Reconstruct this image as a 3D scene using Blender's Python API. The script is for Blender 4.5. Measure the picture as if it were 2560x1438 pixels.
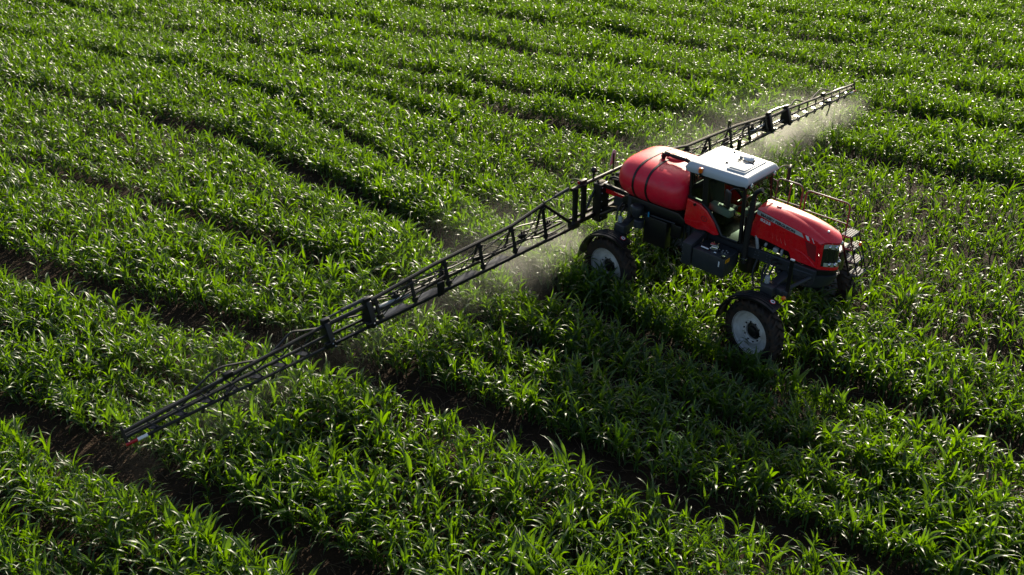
import bpy, bmesh, math, random
import numpy as np
from mathutils import Vector, Matrix, Euler

scene = bpy.context.scene
for o in list(bpy.data.objects):
    bpy.data.objects.remove(o)
R = math.radians

# ------------------------------------------------------------------ camera, sky, sun, exposure
cam_d = bpy.data.cameras.new('camera')
cam = bpy.data.objects.new('camera', cam_d)
scene.collection.objects.link(cam)
cam.location = (7.8957, -16.888, 11.658)
cam.rotation_euler = (R(90 - 30.655), 0, R(133.868 - 90))
cam_d.sensor_width = 36
cam_d.lens = 33.326
cam_d.clip_start = 0.5
cam_d.clip_end = 2000
scene.camera = cam

SUN_EL = 23.5
SUN_AZ = -23.0            # clockwise from +Y
world = bpy.data.worlds.new('World')
scene.world = world
world.use_nodes = True
wn = world.node_tree.nodes
wn.clear()
sky = wn.new('ShaderNodeTexSky')
sky.sky_type = 'NISHITA'
sky.sun_disc = False
sky.sun_elevation = R(SUN_EL)
sky.sun_rotation = R(SUN_AZ)
sky.air_density = 1.0
sky.dust_density = 2.5
bg = wn.new('ShaderNodeBackground')
bg.inputs['Strength'].default_value = 0.088
wo = wn.new('ShaderNodeOutputWorld')
world.node_tree.links.new(sky.outputs[0], bg.inputs[0])
world.node_tree.links.new(bg.outputs[0], wo.inputs[0])

sun_d = bpy.data.lights.new('sun', 'SUN')
sun_d.energy = 5.0
sun_d.angle = R(0.55)
sun_d.color = (1.0, 0.90, 0.71)
sun = bpy.data.objects.new('sun', sun_d)
scene.collection.objects.link(sun)
to_sun = Vector((math.sin(R(SUN_AZ)) * math.cos(R(SUN_EL)), math.cos(R(SUN_AZ)) * math.cos(R(SUN_EL)), math.sin(R(SUN_EL))))
sun.rotation_euler = (-to_sun).to_track_quat('-Z', 'Y').to_euler()
sun.location = to_sun * 60

vs = scene.view_settings
vs.view_transform = 'Standard'
vs.look = 'None'
vs.exposure = 0.95
vs.gamma = 1.0
vs.use_curve_mapping = False
cy = scene.cycles
cy.max_bounces = 6
cy.diffuse_bounces = 2
cy.glossy_bounces = 2
cy.transmission_bounces = 4
cy.volume_bounces = 1
cy.transparent_max_bounces = 12
cy.caustics_reflective = False
cy.caustics_refractive = False
cy.sample_clamp_indirect = 4.0
cy.volume_step_rate = 1.0

C = scene.collection


# ------------------------------------------------------------------ helpers: naming, materials
def tag(o, label=None, cat=None, group=None, kind=None):
    if label: o['label'] = label
    if cat: o['category'] = cat
    if group: o['group'] = group
    if kind: o['kind'] = kind
    return o


def link(name, me, parent=None, mats=(), smooth=False):
    for m in mats: me.materials.append(m)
    if smooth:
        me.polygons.foreach_set('use_smooth', [True] * len(me.polygons))
    o = bpy.data.objects.new(name, me)
    C.objects.link(o)
    if parent is not None: o.parent = parent
    return o


def mat(name, col, rough=0.5, metal=0.0, spec=0.5, coat=0.0, coat_rough=0.05, noise=None, bump=0.0, bump_scale=40.0, dirt=None):
    """Principled material; noise=(scale, amount) varies the colour, dirt=(colour, scale, amount) lays patchy dust over it."""
    m = bpy.data.materials.new(name)
    m.use_nodes = True
    nt = m.node_tree
    b = nt.nodes['Principled BSDF']
    b.inputs['Roughness'].default_value = rough
    b.inputs['Metallic'].default_value = metal
    b.inputs['Specular IOR Level'].default_value = spec
    b.inputs['Coat Weight'].default_value = coat
    b.inputs['Coat Roughness'].default_value = coat_rough
    b.inputs['Base Color'].default_value = (*col, 1)
    L = nt.links
    tc = nt.nodes.new('ShaderNodeTexCoord')
    src = None
    if noise:
        n = nt.nodes.new('ShaderNodeTexNoise'); n.inputs['Scale'].default_value = noise[0]; n.inputs['Detail'].default_value = 5
        L.new(tc.outputs['Object'], n.inputs['Vector'])
        r = nt.nodes.new('ShaderNodeMapRange')
        r.inputs['From Min'].default_value = 0.3; r.inputs['From Max'].default_value = 0.7
        r.inputs['To Min'].default_value = 1 - noise[1]; r.inputs['To Max'].default_value = 1 + noise[1]
        L.new(n.outputs['Fac'], r.inputs['Value'])
        mx = nt.nodes.new('ShaderNodeMix'); mx.data_type = 'RGBA'; mx.blend_type = 'MULTIPLY'
        mx.inputs['Factor'].default_value = 1
        mx.inputs[6].default_value = (*col, 1)
        L.new(r.outputs[0], mx.inputs[7])
        src = mx.outputs[2]
        L.new(src, b.inputs['Base Color'])
    if dirt:
        n = nt.nodes.new('ShaderNodeTexNoise'); n.inputs['Scale'].default_value = dirt[1]; n.inputs['Detail'].default_value = 8
        n.inputs['Roughness'].default_value = 0.65
        L.new(tc.outputs['Object'], n.inputs['Vector'])
        r = nt.nodes.new('ShaderNodeMapRange')
        r.inputs['From Min'].default_value = 0.42; r.inputs['From Max'].default_value = 0.72
        r.inputs['To Min'].default_value = 0; r.inputs['To Max'].default_value = dirt[2]
        L.new(n.outputs['Fac'], r.inputs['Value'])
        mx = nt.nodes.new('ShaderNodeMix'); mx.data_type = 'RGBA'
        L.new(r.outputs[0], mx.inputs['Factor'])
        if src is not None: L.new(src, mx.inputs[6])
        else: mx.inputs[6].default_value = (*col, 1)
        mx.inputs[7].default_value = (*dirt[0], 1)
        L.new(mx.outputs[2], b.inputs['Base Color'])
        rr = nt.nodes.new('ShaderNodeMapRange')
        rr.inputs['To Min'].default_value = rough; rr.inputs['To Max'].default_value = min(1, rough + 0.5)
        L.new(r.outputs[0], rr.inputs['Value'])
        L.new(rr.outputs[0], b.inputs['Roughness'])
    if bump:
        n = nt.nodes.new('ShaderNodeTexNoise'); n.inputs['Scale'].default_value = bump_scale; n.inputs['Detail'].default_value = 6
        L.new(tc.outputs['Object'], n.inputs['Vector'])
        bp = nt.nodes.new('ShaderNodeBump'); bp.inputs['Strength'].default_value = bump; bp.inputs['Distance'].default_value = 0.02
        L.new(n.outputs['Fac'], bp.inputs['Height'])
        L.new(bp.outputs[0], b.inputs['Normal'])
    return m


def leaf_material(name, dark, light, trans, rough=0.36, spec=0.5):
    m = bpy.data.materials.new(name)
    m.use_nodes = True
    nt = m.node_tree; N = nt.nodes; L = nt.links
    b = N['Principled BSDF']; out = N['Material Output']
    oi = N.new('ShaderNodeObjectInfo')
    geo = N.new('ShaderNodeNewGeometry')
    add = N.new('ShaderNodeMath'); add.operation = 'ADD'
    L.new(oi.outputs['Random'], add.inputs[0]); L.new(geo.outputs['Random Per Island'], add.inputs[1])
    hf = N.new('ShaderNodeMath'); hf.operation = 'MULTIPLY'; hf.inputs[1].default_value = 0.5
    L.new(add.outputs[0], hf.inputs[0])
    mx = N.new('ShaderNodeMix'); mx.data_type = 'RGBA'
    mx.inputs[6].default_value = (*dark, 1); mx.inputs[7].default_value = (*light, 1)
    L.new(hf.outputs[0], mx.inputs['Factor'])
    # a few leaves turn yellow
    cr = N.new('ShaderNodeMapRange'); cr.inputs['From Min'].default_value = 0.965; cr.inputs['From Max'].default_value = 0.99
    L.new(geo.outputs['Random Per Island'], cr.inputs['Value'])
    my = N.new('ShaderNodeMix'); my.data_type = 'RGBA'; my.inputs[7].default_value = (0.20, 0.14, 0.03, 1)
    L.new(cr.outputs[0], my.inputs['Factor']); L.new(mx.outputs[2], my.inputs[6])
    L.new(my.outputs[2], b.inputs['Base Color'])
    b.inputs['Roughness'].default_value = rough
    b.inputs['Specular IOR Level'].default_value = spec
    tr = N.new('ShaderNodeBsdfTranslucent')
    mt = N.new('ShaderNodeMix'); mt.data_type = 'RGBA'; mt.inputs[6].default_value = (*trans, 1)
    mt.inputs[7].default_value = (0.34, 0.20, 0.03, 1)
    L.new(cr.outputs[0], mt.inputs['Factor'])
    L.new(mt.outputs[2], tr.inputs['Color'])
    ad = N.new('ShaderNodeAddShader')
    L.new(b.outputs[0], ad.inputs[0]); L.new(tr.outputs[0], ad.inputs[1])
    L.new(ad.outputs[0], out.inputs['Surface'])
    return m


# ------------------------------------------------------------------ the field: ground, rows, plants
rng = np.random.default_rng(7)
random.seed(7)
LEAF = leaf_material('maize_leaf', (0.006, 0.022, 0.0005), (0.014, 0.037, 0.001), (0.072, 0.140, 0.0005), 0.42, 0.36)
STALK = mat('maize_stalk', (0.09, 0.16, 0.04), 0.5)

soil = bpy.data.materials.new('soil'); soil.use_nodes = True
nt = soil.node_tree; N = nt.nodes; L = nt.links; b = N['Principled BSDF']
tc = N.new('ShaderNodeTexCoord')
n1 = N.new('ShaderNodeTexNoise'); n1.inputs['Scale'].default_value = 1.3; n1.inputs['Detail'].default_value = 12; n1.inputs['Roughness'].default_value = 0.7
n2 = N.new('ShaderNodeTexNoise'); n2.inputs['Scale'].default_value = 22; n2.inputs['Detail'].default_value = 8
L.new(tc.outputs['Object'], n1.inputs['Vector']); L.new(tc.outputs['Object'], n2.inputs['Vector'])
cr = N.new('ShaderNodeValToRGB'); e = cr.color_ramp.elements
e[0].position = 0.3; e[0].color = (0.012, 0.007, 0.005, 1); e[1].position = 0.72; e[1].color = (0.045, 0.027, 0.016, 1)
L.new(n1.outputs['Fac'], cr.inputs[0]); L.new(cr.outputs[0], b.inputs['Base Color'])
b.inputs['Roughness'].default_value = 0.95; b.inputs['Specular IOR Level'].default_value = 0.15
bp = N.new('ShaderNodeBump'); bp.inputs['Strength'].default_value = 0.9; bp.inputs['Distance'].default_value = 0.05
L.new(n2.outputs['Fac'], bp.inputs['Height']); L.new(bp.outputs[0], b.inputs['Normal'])

# ground: one sheet out to the horizon, finer and gently uneven under the visible field
bm = bmesh.new()
xs = [-900, -300, -120] + list(np.linspace(-60, 30, 91)) + [120, 300, 900]
ys = [-900, -300, -120] + list(np.linspace(-40, 60, 101)) + [150, 300, 900]
gv = [[bm.verts.new((x, y, (rng.normal() * 0.018 if -60 < x < 30 and -40 < y < 60 else 0.0))) for y in ys] for x in xs]
for i in range(len(xs) - 1):
    for j in range(len(ys) - 1):
        bm.faces.new((gv[i][j], gv[i + 1][j], gv[i + 1][j + 1], gv[i][j + 1]))
me = bpy.data.meshes.new('ground'); bm.to_mesh(me); bm.free()
tag(link('ground', me, None, [soil], True), kind='structure')


def leaf_strip(p0, az, L0, W0, el0, bend, twist, fold, seg, rnd):
    """One blade: a curved strip of two halves folded along the midrib. Returns (verts, faces)."""
    V = []; F = []
    d = np.array([math.cos(az), math.sin(az), 0.0]); side0 = np.array([-math.sin(az), math.cos(az), 0.0]); up = np.array([0, 0, 1.0])
    p = np.array(p0, float); el = el0; st = L0 / seg
    wob = rnd.uniform(0, 6.28); yaw = 0.0; dyaw = rnd.normal(0, 0.10)
    for i in range(seg + 1):
        t = i / seg
        w = W0 * (0.45 + 0.55 * min(1, t / 0.28)) * max(0.02, 1 - max(0, (t - 0.42) / 0.58) ** 1.7)
        dd = d * math.cos(yaw) + side0 * math.sin(yaw); ss = side0 * math.cos(yaw) - d * math.sin(yaw)
        tang = dd * math.cos(el) + up * math.sin(el)
        nor = up * math.cos(el) - dd * math.sin(el)
        tw = twist * t
        s = ss * math.cos(tw) + nor * math.sin(tw); nn = nor * math.cos(tw) - ss * math.sin(tw)
        wav = 0.26 * math.sin(wob + t * 11) * w
        V += [p + s * w * 0.5 + nn * (fold * w * 0.5 + wav), p.copy(), p - s * w * 0.5 + nn * (fold * w * 0.5 - wav)]
        if i < seg:
            a = i * 3
            F += [(a, a + 3, a + 4, a + 1), (a + 1, a + 4, a + 5, a + 2)]
        el -= bend * (0.25 + 1.5 * t) / seg
        yaw += dyaw
        p = p + tang * st
    return V, F


def make_plant(seed):
    """Returns the stalk mesh and the blade meshes of one plant, in plant coordinates."""
    rnd = np.random.default_rng(seed)
    H = rnd.uniform(0.32, 0.46)
    lean = rnd.normal(0, 0.05, 2)
    V = []; F = []
    for k, (z, r) in enumerate(((0, .013), (H * .5, .011), (H, .007), (H * 1.25, .003))):
        for a in range(5):
            an = a * 2 * math.pi / 5
            V.append((lean[0] * z + r * math.cos(an), lean[1] * z + r * math.sin(an), z))
    for k in range(3):
        for a in range(5):
            F.append((k * 5 + a, k * 5 + (a + 1) % 5, k * 5 + 5 + (a + 1) % 5, k * 5 + 5 + a))
    sm = bpy.data.meshes.new('stalk'); sm.from_pydata(V, [], F)
    sm.materials.append(STALK); sm.polygons.foreach_set('use_smooth', [True] * len(F))
    leaves = []
    n = int(rnd.integers(7, 10)); az = rnd.uniform(0, 6.28)
    for k in range(n):
        t = k / (n - 1)
        z = 0.05 + (H - 0.03) * t ** 0.9
        L0 = (0.26 + 0.27 * math.sin(math.pi * min(1, 0.18 + 0.72 * t))) * rnd.uniform(0.85, 1.2)
        W0 = rnd.uniform(0.031, 0.049) * (0.8 + 0.3 * math.sin(math.pi * t))
        el = R(rnd.uniform(52, 70) + 14 * t)
        bend = rnd.uniform(1.7, 3.1) * (1.05 - 0.45 * t) if t < 0.95 else rnd.uniform(0.5, 1.3)
        v, f = leaf_strip((lean[0] * z, lean[1] * z, z), az + rnd.normal(0, 0.45), L0, W0, el, bend, rnd.normal(0, 0.7), rnd.uniform(0.25, 0.6), 8, rnd)
        lm = bpy.data.meshes.new('leaf'); lm.from_pydata([tuple(q) for q in v], [], f)
        lm.materials.append(LEAF); lm.polygons.foreach_set('use_smooth', [True] * len(f))
        leaves.append(lm)
        az += math.pi + rnd.normal(0, 0.25)
    return sm, leaves


NVAR = 24
variants = [make_plant(100 + k) for k in range(NVAR)]

# wheel and seeding gaps, as ground polylines (x, y) followed from the photograph; the rows run between them
GAPS = [
    (0.42, [(-30, -19), (-14, -14.9), (-9.4, -13.3), (-5.9, -12.3), (-2, -11.4), (4, -10.2), (10, -9.2)]),
    (0.50, [(-36, -15.5), (-20, -12.2), (-15.8, -10.9), (-11.5, -9.7), (-8, -8.4), (-4.5, -7.3), (0, -6.4), (4.8, -5.2), (10, -4.3)]),
    (0.40, [(-36, -11.8), (-22.3, -8.3), (-16.8, -6.9), (-12.7, -6.2), (-9, -5.3), (-4, -4.5), (0, -3.9), (4.8, -3.2), (10, -2.4)]),
    (0.46, [(-42, -8.6), (-36, -7), (-29.3, -5.6), (-24.1, -4.0), (-19.2, -2.7), (-13, -2.6), (-8, -2.8), (0, -2.7), (4.8, -2.2), (10, -1.5)]),
    (0.26, [(-42, -4.3), (-36.2, -2.9), (-32, -2), (-27.6, -0.7), (-24.6, 0.1), (-21, 0.4), (-17, 0.1), (-13.3, -0.3), (-8.6, -0.4), (-4.2, -1.1), (0.2, -1.5), (3.9, -1.2), (10, 0)]),
    (0.26, [(-42, -1.9), (-36, -0.6), (-28, 1.3), (-22, 2.5), (-16.9, 2.9), (-12, 2.9), (-8.6, 2.4), (-4, 1.7), (0, 1.5), (3, 1.8), (10, 3)]),
    (0.52, [(-42, -0.8), (-36, 0.3), (-28, 2.2), (-22, 3.5), (-16.9, 4.7), (-12, 5.4), (-8.6, 5.6), (-4, 5.5), (0, 5.6), (4, 6.2), (10, 7.5)]),
    (0.52, [(-42, 0.2), (-39.3, 0.8), (-33.5, 1.5), (-28.9, 3.1), (-22.6, 4.6), (-16.7, 6.5), (-12.3, 7.8), (-9.5, 8.7), (-4.2, 9.5), (0.5, 10.7), (10, 12.5)]),
    (0.54, [(-42, 4.2), (-35, 6), (-29.5, 7.4), (-23.8, 9), (-19.2, 10.4), (-14.1, 11.5), (-8, 13.0), (-3.8, 14.1), (-0.4, 14.9), (10, 17)]),
    (0.52, [(-42, 8.2), (-35, 9.8), (-28.7, 11.4), (-22, 13.6), (-16, 15.2), (-11, 16.4), (-5, 17.6), (0, 18.3), (10, 20)]),
    (0.54, [(-42, 11.5), (-35, 13), (-28, 14.7), (-22, 17), (-16, 18.7), (-11.4, 19.8), (-7.4, 21.0), (-2.2, 21.7), (10, 23.4)]),
    (0.52, [(-42, 14.8), (-28, 18), (-16, 22), (-8, 23.9), (0, 25), (10, 26.6)]),
    (0.54, [(-42, 18), (-28, 21.3), (-16, 25.3), (-8, 27.3), (0, 28.4), (10, 30)]),
    (0.52, [(-42, 21.2), (-28, 24.6), (-16, 28.6), (-8, 30.6), (0, 31.8), (10, 33.2)]),
    (0.54, [(-42, 24.5), (-28, 28), (-16, 32), (-8, 34), (0, 35), (10, 36.5)]),
    (0.52, [(-42, 28), (-28, 31.5), (-16, 35.5), (-8, 37.5), (0, 38.5), (10, 40)]),
    (0.46, [(-42, 31.5), (-28, 35), (-16, 39), (-8, 41), (0, 42), (10, 43.5)]),
]
GAPS.insert(0, (0.50, [(-30, -23), (-14, -18.6), (-9.4, -16.9), (-5.9, -15.7), (-2, -14.8), (4, -13.6), (10, -12.6)]))


def gap_y(poly, x):
    px = np.array([p[0] for p in poly], float); py = np.array([p[1] for p in poly], float)
    y = np.interp(x, px, py)
    y = np.where(x < px[0], py[0] + (x - px[0]) * 0.24, y)
    return np.where(x > px[-1], py[-1] + (x - px[-1]) * 0.18, y)


# a lesser furrow half way across every wide bed
full = [GAPS[0]]
for (ha, ga), (hb, gb) in zip(GAPS[:-1], GAPS[1:]):
    xk = np.arange(-44, 13, 4.0); mid = (gap_y(ga, xk) + gap_y(gb, xk)) / 2; wd = gap_y(gb, xk) - gap_y(ga, xk)
    if float(np.median(wd)) > 2.9: full.append((0.20, [(float(p), float(q)) for p, q in zip(xk, mid)]))
    full.append((hb, gb))
GAPS = full
cpos = np.array(cam.location); yaw = R(133.868); pit = R(30.655)
cd = np.array([math.cos(yaw) * math.cos(pit), math.sin(yaw) * math.cos(pit), -math.sin(pit)])
crt = np.array([math.sin(yaw), -math.cos(yaw), 0.0]); cup = np.cross(crt, cd)


def in_view(P, m=0.0):
    v = P - cpos; z = v @ cd
    return np.abs(v @ crt) / z, (v @ cup) / z, z


GW = 1.45
pts = []
for gi in range(len(GAPS) - 1):
    (h0, g0), (h1, g1) = GAPS[gi], GAPS[gi + 1]
    xg = np.linspace(-44, 12, 113)
    w = float(np.mean(gap_y(g1, xg) - gap_y(g0, xg))) - (h0 + h1) * GW
    nrow = max(2, int(round(w / 0.36)) + 1)
    for r in range(nrow):
        x = np.arange(-50, 14, 0.115) + rng.uniform(0, 0.11)
        x = x + rng.normal(0, 0.05, len(x))
        wd = gap_y(g1, x) - gap_y(g0, x); kk = np.clip((wd - .25) / ((h0 + h1) * GW + .35), .0, 1)
        tr = np.interp(x, [-8, -6, .5, 1.1], [1.2, .45, .45, 1.7])          # narrow where the wheels stand, wider ahead of them
        q0 = tr if h0 == .26 else 1.0; q1 = tr if h1 == .26 else 1.0
        a = gap_y(g0, x) + h0 * GW * kk * q0; bb = gap_y(g1, x) - h1 * GW * kk * q1
        y = a + (bb - a) * (r / (nrow - 1)) + rng.normal(0, 0.055, len(x)) + 0.06 * np.sin(x * 0.9 + r * 2 + gi)
        keep = (rng.random(len(x)) > 0.05) & (bb - a > 0.22 * r)
        pts.append(np.stack([x[keep], y[keep], np.zeros(keep.sum())], -1))
n_main = sum(len(q) for q in pts)
for h, g in GAPS:      # weak late seedlings standing in the gaps
    x = rng.uniform(-46, 12, 90); pts.append(np.stack([x, gap_y(g, x) + rng.normal(0, .22, 90), np.zeros(90)], -1))
P = np.concatenate(pts)
small = np.arange(len(P)) >= n_main
ax_, uy_, z_ = in_view(P + np.array([0, 0, 0.3]))
ok = (z_ > 8) & (ax_ < 0.54 + 5.0 / z_) & (uy_ > -0.303 - 3.0 / z_) & (uy_ < 0.303 + 3.0 / z_)
P = P[ok]; small = small[ok]
# nothing grows through the tyres
for wx, wy in ((0, -1.5), (0, 1.6), (-3.93, -1.42), (-3.93, 1.42)):
    kp = ~((np.abs(P[:, 0] - wx) < 0.55) & (np.abs(P[:, 1] - wy) < 0.20)); P = P[kp]; small = small[kp]
# slow height patches over the field, weaker plants here and there
hp = 1.0 + 0.10 * np.sin(P[:, 0] * 0.31 + 1.3) * np.sin(P[:, 1] * 0.43 + 0.4) + 0.08 * np.sin(P[:, 0] * 0.9 + P[:, 1] * 0.7) + 0.06 * np.sin(P[:, 0] * 2.1 - P[:, 1] * 1.7 + 2)
hp = hp + 0.05 * np.exp(-((P[:, 0] + 2.2) / 2.8) ** 4) * np.exp(-((P[:, 1] + 2.3) / 1.1) ** 4)
sc = hp * np.clip(rng.normal(1.0, 0.15, len(P)), 0.55, 1.5)
sc = np.where(small, sc * rng.uniform(.35, .75, len(P)), sc)
rotz = rng.uniform(0, 2 * math.pi, len(P)); tilt = rng.normal(0, 0.07, (len(P), 2))
var = rng.integers(0, NVAR, len(P))

# the 300 that show largest stand alone, each with its blades as parts; the rest is one mass
ax_, uy_, z_ = in_view(P + np.array([0, 0, 0.35]))
inside = (ax_ < 0.535) & (uy_ > -0.300) & (uy_ < 0.303)
order = np.argsort(np.where(inside, z_, 1e9))
solo = order[:300]
rest = np.ones(len(P), bool); rest[solo] = False
for i in solo:
    sm, lv = variants[var[i]]
    o = link('maize_plant', sm)
    o.location = P[i]; o.rotation_euler = (tilt[i, 0], tilt[i, 1], rotz[i]); o.scale = (sc[i],) * 3
    tag(o, 'young maize plant with arching leaves in the rows along the bottom edge', 'maize plant', 'maize plants in the nearest rows')
    for lm in lv:
        link('leaf', lm, o)

src = bpy.data.collections.new('maize_sources')          # joined copies of the same plants, drawn by the mass of rows
for k, (sm, lv) in enumerate(variants):
    bm = bmesh.new()
    for m_i, mm in enumerate([sm] + lv):
        n0 = len(bm.faces)
        bm.from_mesh(mm)
        bm.faces.ensure_lookup_table()
        for f in bm.faces[n0:]:
            f.material_index = 0 if m_i == 0 else 1
            f.smooth = True
    jm = bpy.data.meshes.new('maize_joined'); bm.to_mesh(jm); bm.free()
    jm.materials.append(STALK); jm.materials.append(LEAF)
    src.objects.link(bpy.data.objects.new('maize_source_%02d' % k, jm))


def scatter(name, P, rot, sc, var, coll, kind_label):
    me = bpy.data.meshes.new(name)
    me.from_pydata([tuple(p) for p in P], [], [])
    a = me.attributes.new('rot', 'FLOAT_VECTOR', 'POINT'); a.data.foreach_set('vector', np.asarray(rot, np.float32).ravel())
    a = me.attributes.new('sc', 'FLOAT', 'POINT'); a.data.foreach_set('value', np.asarray(sc, np.float32))
    a = me.attributes.new('var', 'INT', 'POINT'); a.data.foreach_set('value', np.asarray(var, np.int32))
    o = link(name, me)
    g = bpy.data.node_groups.new(name, 'GeometryNodeTree')
    g.interface.new_socket('Geometry', in_out='INPUT', socket_type='NodeSocketGeometry')
    g.interface.new_socket('Geometry', in_out='OUTPUT', socket_type='NodeSocketGeometry')
    N = g.nodes; L = g.links
    gi = N.new('NodeGroupInput'); go = N.new('NodeGroupOutput')
    ci = N.new('GeometryNodeCollectionInfo'); ci.inputs['Collection'].default_value = coll
    ci.inputs['Separate Children'].default_value = True; ci.inputs['Reset Children'].default_value = True
    ip = N.new('GeometryNodeInstanceOnPoints'); ip.inputs['Pick Instance'].default_value = True

    def na(nm, typ):
        q = N.new('GeometryNodeInputNamedAttribute'); q.data_type = typ; q.inputs['Name'].default_value = nm
        return q.outputs['Attribute']
    L.new(gi.outputs[0], ip.inputs['Points']); L.new(ci.outputs[0], ip.inputs['Instance'])
    L.new(na('var', 'INT'), ip.inputs['Instance Index'])
    e2 = N.new('FunctionNodeEulerToRotation'); L.new(na('rot', 'FLOAT_VECTOR'), e2.inputs[0]); L.new(e2.outputs[0], ip.inputs['Rotation'])
    L.new(na('sc', 'FLOAT'), ip.inputs['Scale'])
    L.new(ip.outputs[0], go.inputs[0])
    md = o.modifiers.new('scatter', 'NODES'); md.node_group = g
    return o


o = scatter('maize_rows', P[rest], np.concatenate([tilt[rest], rotz[rest, None]], 1), sc[rest], var[rest], src, None)
tag(o, 'dense rows of young green maize filling the field', 'maize rows', kind='stuff')

# dry straw lying on the soil of the gaps
STRAW = mat('straw', (0.11, 0.07, 0.038), 0.8, noise=(3, 0.5))
V = []; F = []
for h, g in GAPS[:12]:
    n = 1200
    x = rng.uniform(-30, 11, n); y = gap_y(g, x) + rng.normal(0, max(h, .25) * 1.1, n); a = rng.uniform(0, math.pi, n); ln = rng.uniform(.05, .22, n); z = rng.uniform(.012, .05, n); dz = rng.normal(0, .02, n)
    for i in range(n):
        c_, s_ = math.cos(a[i]) * ln[i], math.sin(a[i]) * ln[i]; wx, wy = -math.sin(a[i]) * .004, math.cos(a[i]) * .004
        k = len(V)
        V += [(x[i] - c_ + wx, y[i] - s_ + wy, z[i] - dz[i]), (x[i] - c_ - wx, y[i] - s_ - wy, z[i] - dz[i]), (x[i] + c_ - wx, y[i] + s_ - wy, z[i] + dz[i]), (x[i] + c_ + wx, y[i] + s_ + wy, z[i] + dz[i]), (x[i], y[i], z[i] + .006)]
        F += [(k, k + 1, k + 4), (k + 1, k + 2, k + 4), (k + 2, k + 3, k + 4), (k + 3, k, k + 4)]
me = bpy.data.meshes.new('straw_litter'); me.from_pydata(V, [], F)
tag(link('straw_litter', me, None, [STRAW]), 'dry straw scattered on the bare soil between the crop beds', 'straw', kind='stuff')
print('plants', len(P))


# ------------------------------------------------------------------ the sprayer: materials and mesh helpers
RED = mat('red_paint', (0.70, 0.004, 0.012), 0.26, coat=0.7, coat_rough=0.06, noise=(3, 0.06), dirt=((0.25, 0.12, 0.09), 9, 0.10))
REDDARK = mat('red_mesh', (0.22, 0.006, 0.010), 0.5)
TANKRED = mat('red_polyethylene', (0.74, 0.007, 0.032), 0.34, spec=0.5, noise=(5, 0.07), bump=0.04, bump_scale=60, dirt=((0.40, 0.22, 0.18), 7, 0.12))
SLATE = mat('slate_paint', (0.022, 0.026, 0.032), 0.38, noise=(6, 0.15), dirt=((0.06, 0.05, 0.042), 14, 0.2))
BLACK = mat('black_paint', (0.006, 0.006, 0.0065), 0.34, spec=0.4, noise=(6, 0.2), dirt=((0.04, 0.034, 0.028), 18, 0.10))
RUBBER = mat('black_rubber', (0.008, 0.008, 0.0085), 0.5, noise=(8, 0.2))
TYRE = mat('tyre_rubber', (0.014, 0.012, 0.011), 0.75, spec=0.3, bump=0.3, bump_scale=50, dirt=((0.09, 0.045, 0.022), 6, 0.6))
RIMC = mat('silver_rim', (0.50, 0.50, 0.49), 0.42, metal=0.1, dirt=((0.22, 0.16, 0.11), 5, 0.55))
STEEL = mat('bright_steel', (0.62, 0.62, 0.62), 0.22, metal=1.0)
ROOFW = mat('roof_white', (0.46, 0.50, 0.53), 0.42, spec=0.4, noise=(2.5, 0.04), dirt=((0.38, 0.35, 0.30), 5, 0.22))
WHITE = mat('white_decal', (0.72, 0.73, 0.74), 0.4)
SILVER = mat('silver_decal', (0.55, 0.56, 0.57), 0.35, metal=0.3)
INK = mat('black_decal', (0.01, 0.01, 0.01), 0.45)
REDDECAL = mat('red_decal', (0.60, 0.01, 0.015), 0.4)
YELLOW = mat('yellow_decal', (0.75, 0.36, 0.01), 0.45)
ORANGE = mat('orange_lens', (0.80, 0.16, 0.01), 0.18, coat=0.6)
REDLENS = mat('red_lens', (0.36, 0.006, 0.012), 0.2, coat=0.6)
BROWN = mat('rail_paint', (0.085, 0.055, 0.052), 0.38, coat=0.3, noise=(9, 0.2))
LENS = mat('lamp_lens', (0.70, 0.73, 0.74), 0.12, metal=0.6, coat=1.0)
GALV = mat('galvanised', (0.34, 0.36, 0.38), 0.5, metal=0.3)
GRATE = mat('grating', (0.14, 0.15, 0.16), 0.6, spec=0.3)
PALE = mat('pale_plastic', (0.62, 0.64, 0.62), 0.6)
PLATE = mat('boom_plate', (0.022, 0.027, 0.033), 0.35, spec=0.4)
SEATC = mat('seat_cloth', (0.05, 0.05, 0.05), 0.8)
GRILLE = mat('grille_black', (0.010, 0.010, 0.011), 0.2, coat=0.8)

GLASS = bpy.data.materials.new('tinted_glass'); GLASS.use_nodes = True
nt = GLASS.node_tree; N = nt.nodes; L = nt.links; N.clear()
out = N.new('ShaderNodeOutputMaterial'); mixs = N.new('ShaderNodeMixShader')
tb = N.new('ShaderNodeBsdfTransparent'); tb.inputs[0].default_value = (0.48, 0.58, 0.51, 1)
gb = N.new('ShaderNodeBsdfGlossy'); gb.inputs['Roughness'].default_value = 0.02
fr = N.new('ShaderNodeFresnel'); fr.inputs[0].default_value = 1.5
L.new(fr.outputs[0], mixs.inputs[0]); L.new(tb.outputs[0], mixs.inputs[1]); L.new(gb.outputs[0], mixs.inputs[2]); L.new(mixs.outputs[0], out.inputs[0])


def nb(): return bmesh.new()


def part(name, bm, m, parent, smooth=35):
    bmesh.ops.recalc_face_normals(bm, faces=bm.faces)
    me = bpy.data.meshes.new(name); bm.to_mesh(me); bm.free()
    for mm in (m if isinstance(m, (list, tuple)) else [m]): me.materials.append(mm)
    if smooth:
        me.polygons.foreach_set('use_smooth', [True] * len(me.polygons))
        me.set_sharp_from_angle(angle=R(smooth))
    o = bpy.data.objects.new(name, me); C.objects.link(o)
    if parent is not None: o.parent = parent
    return o


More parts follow.
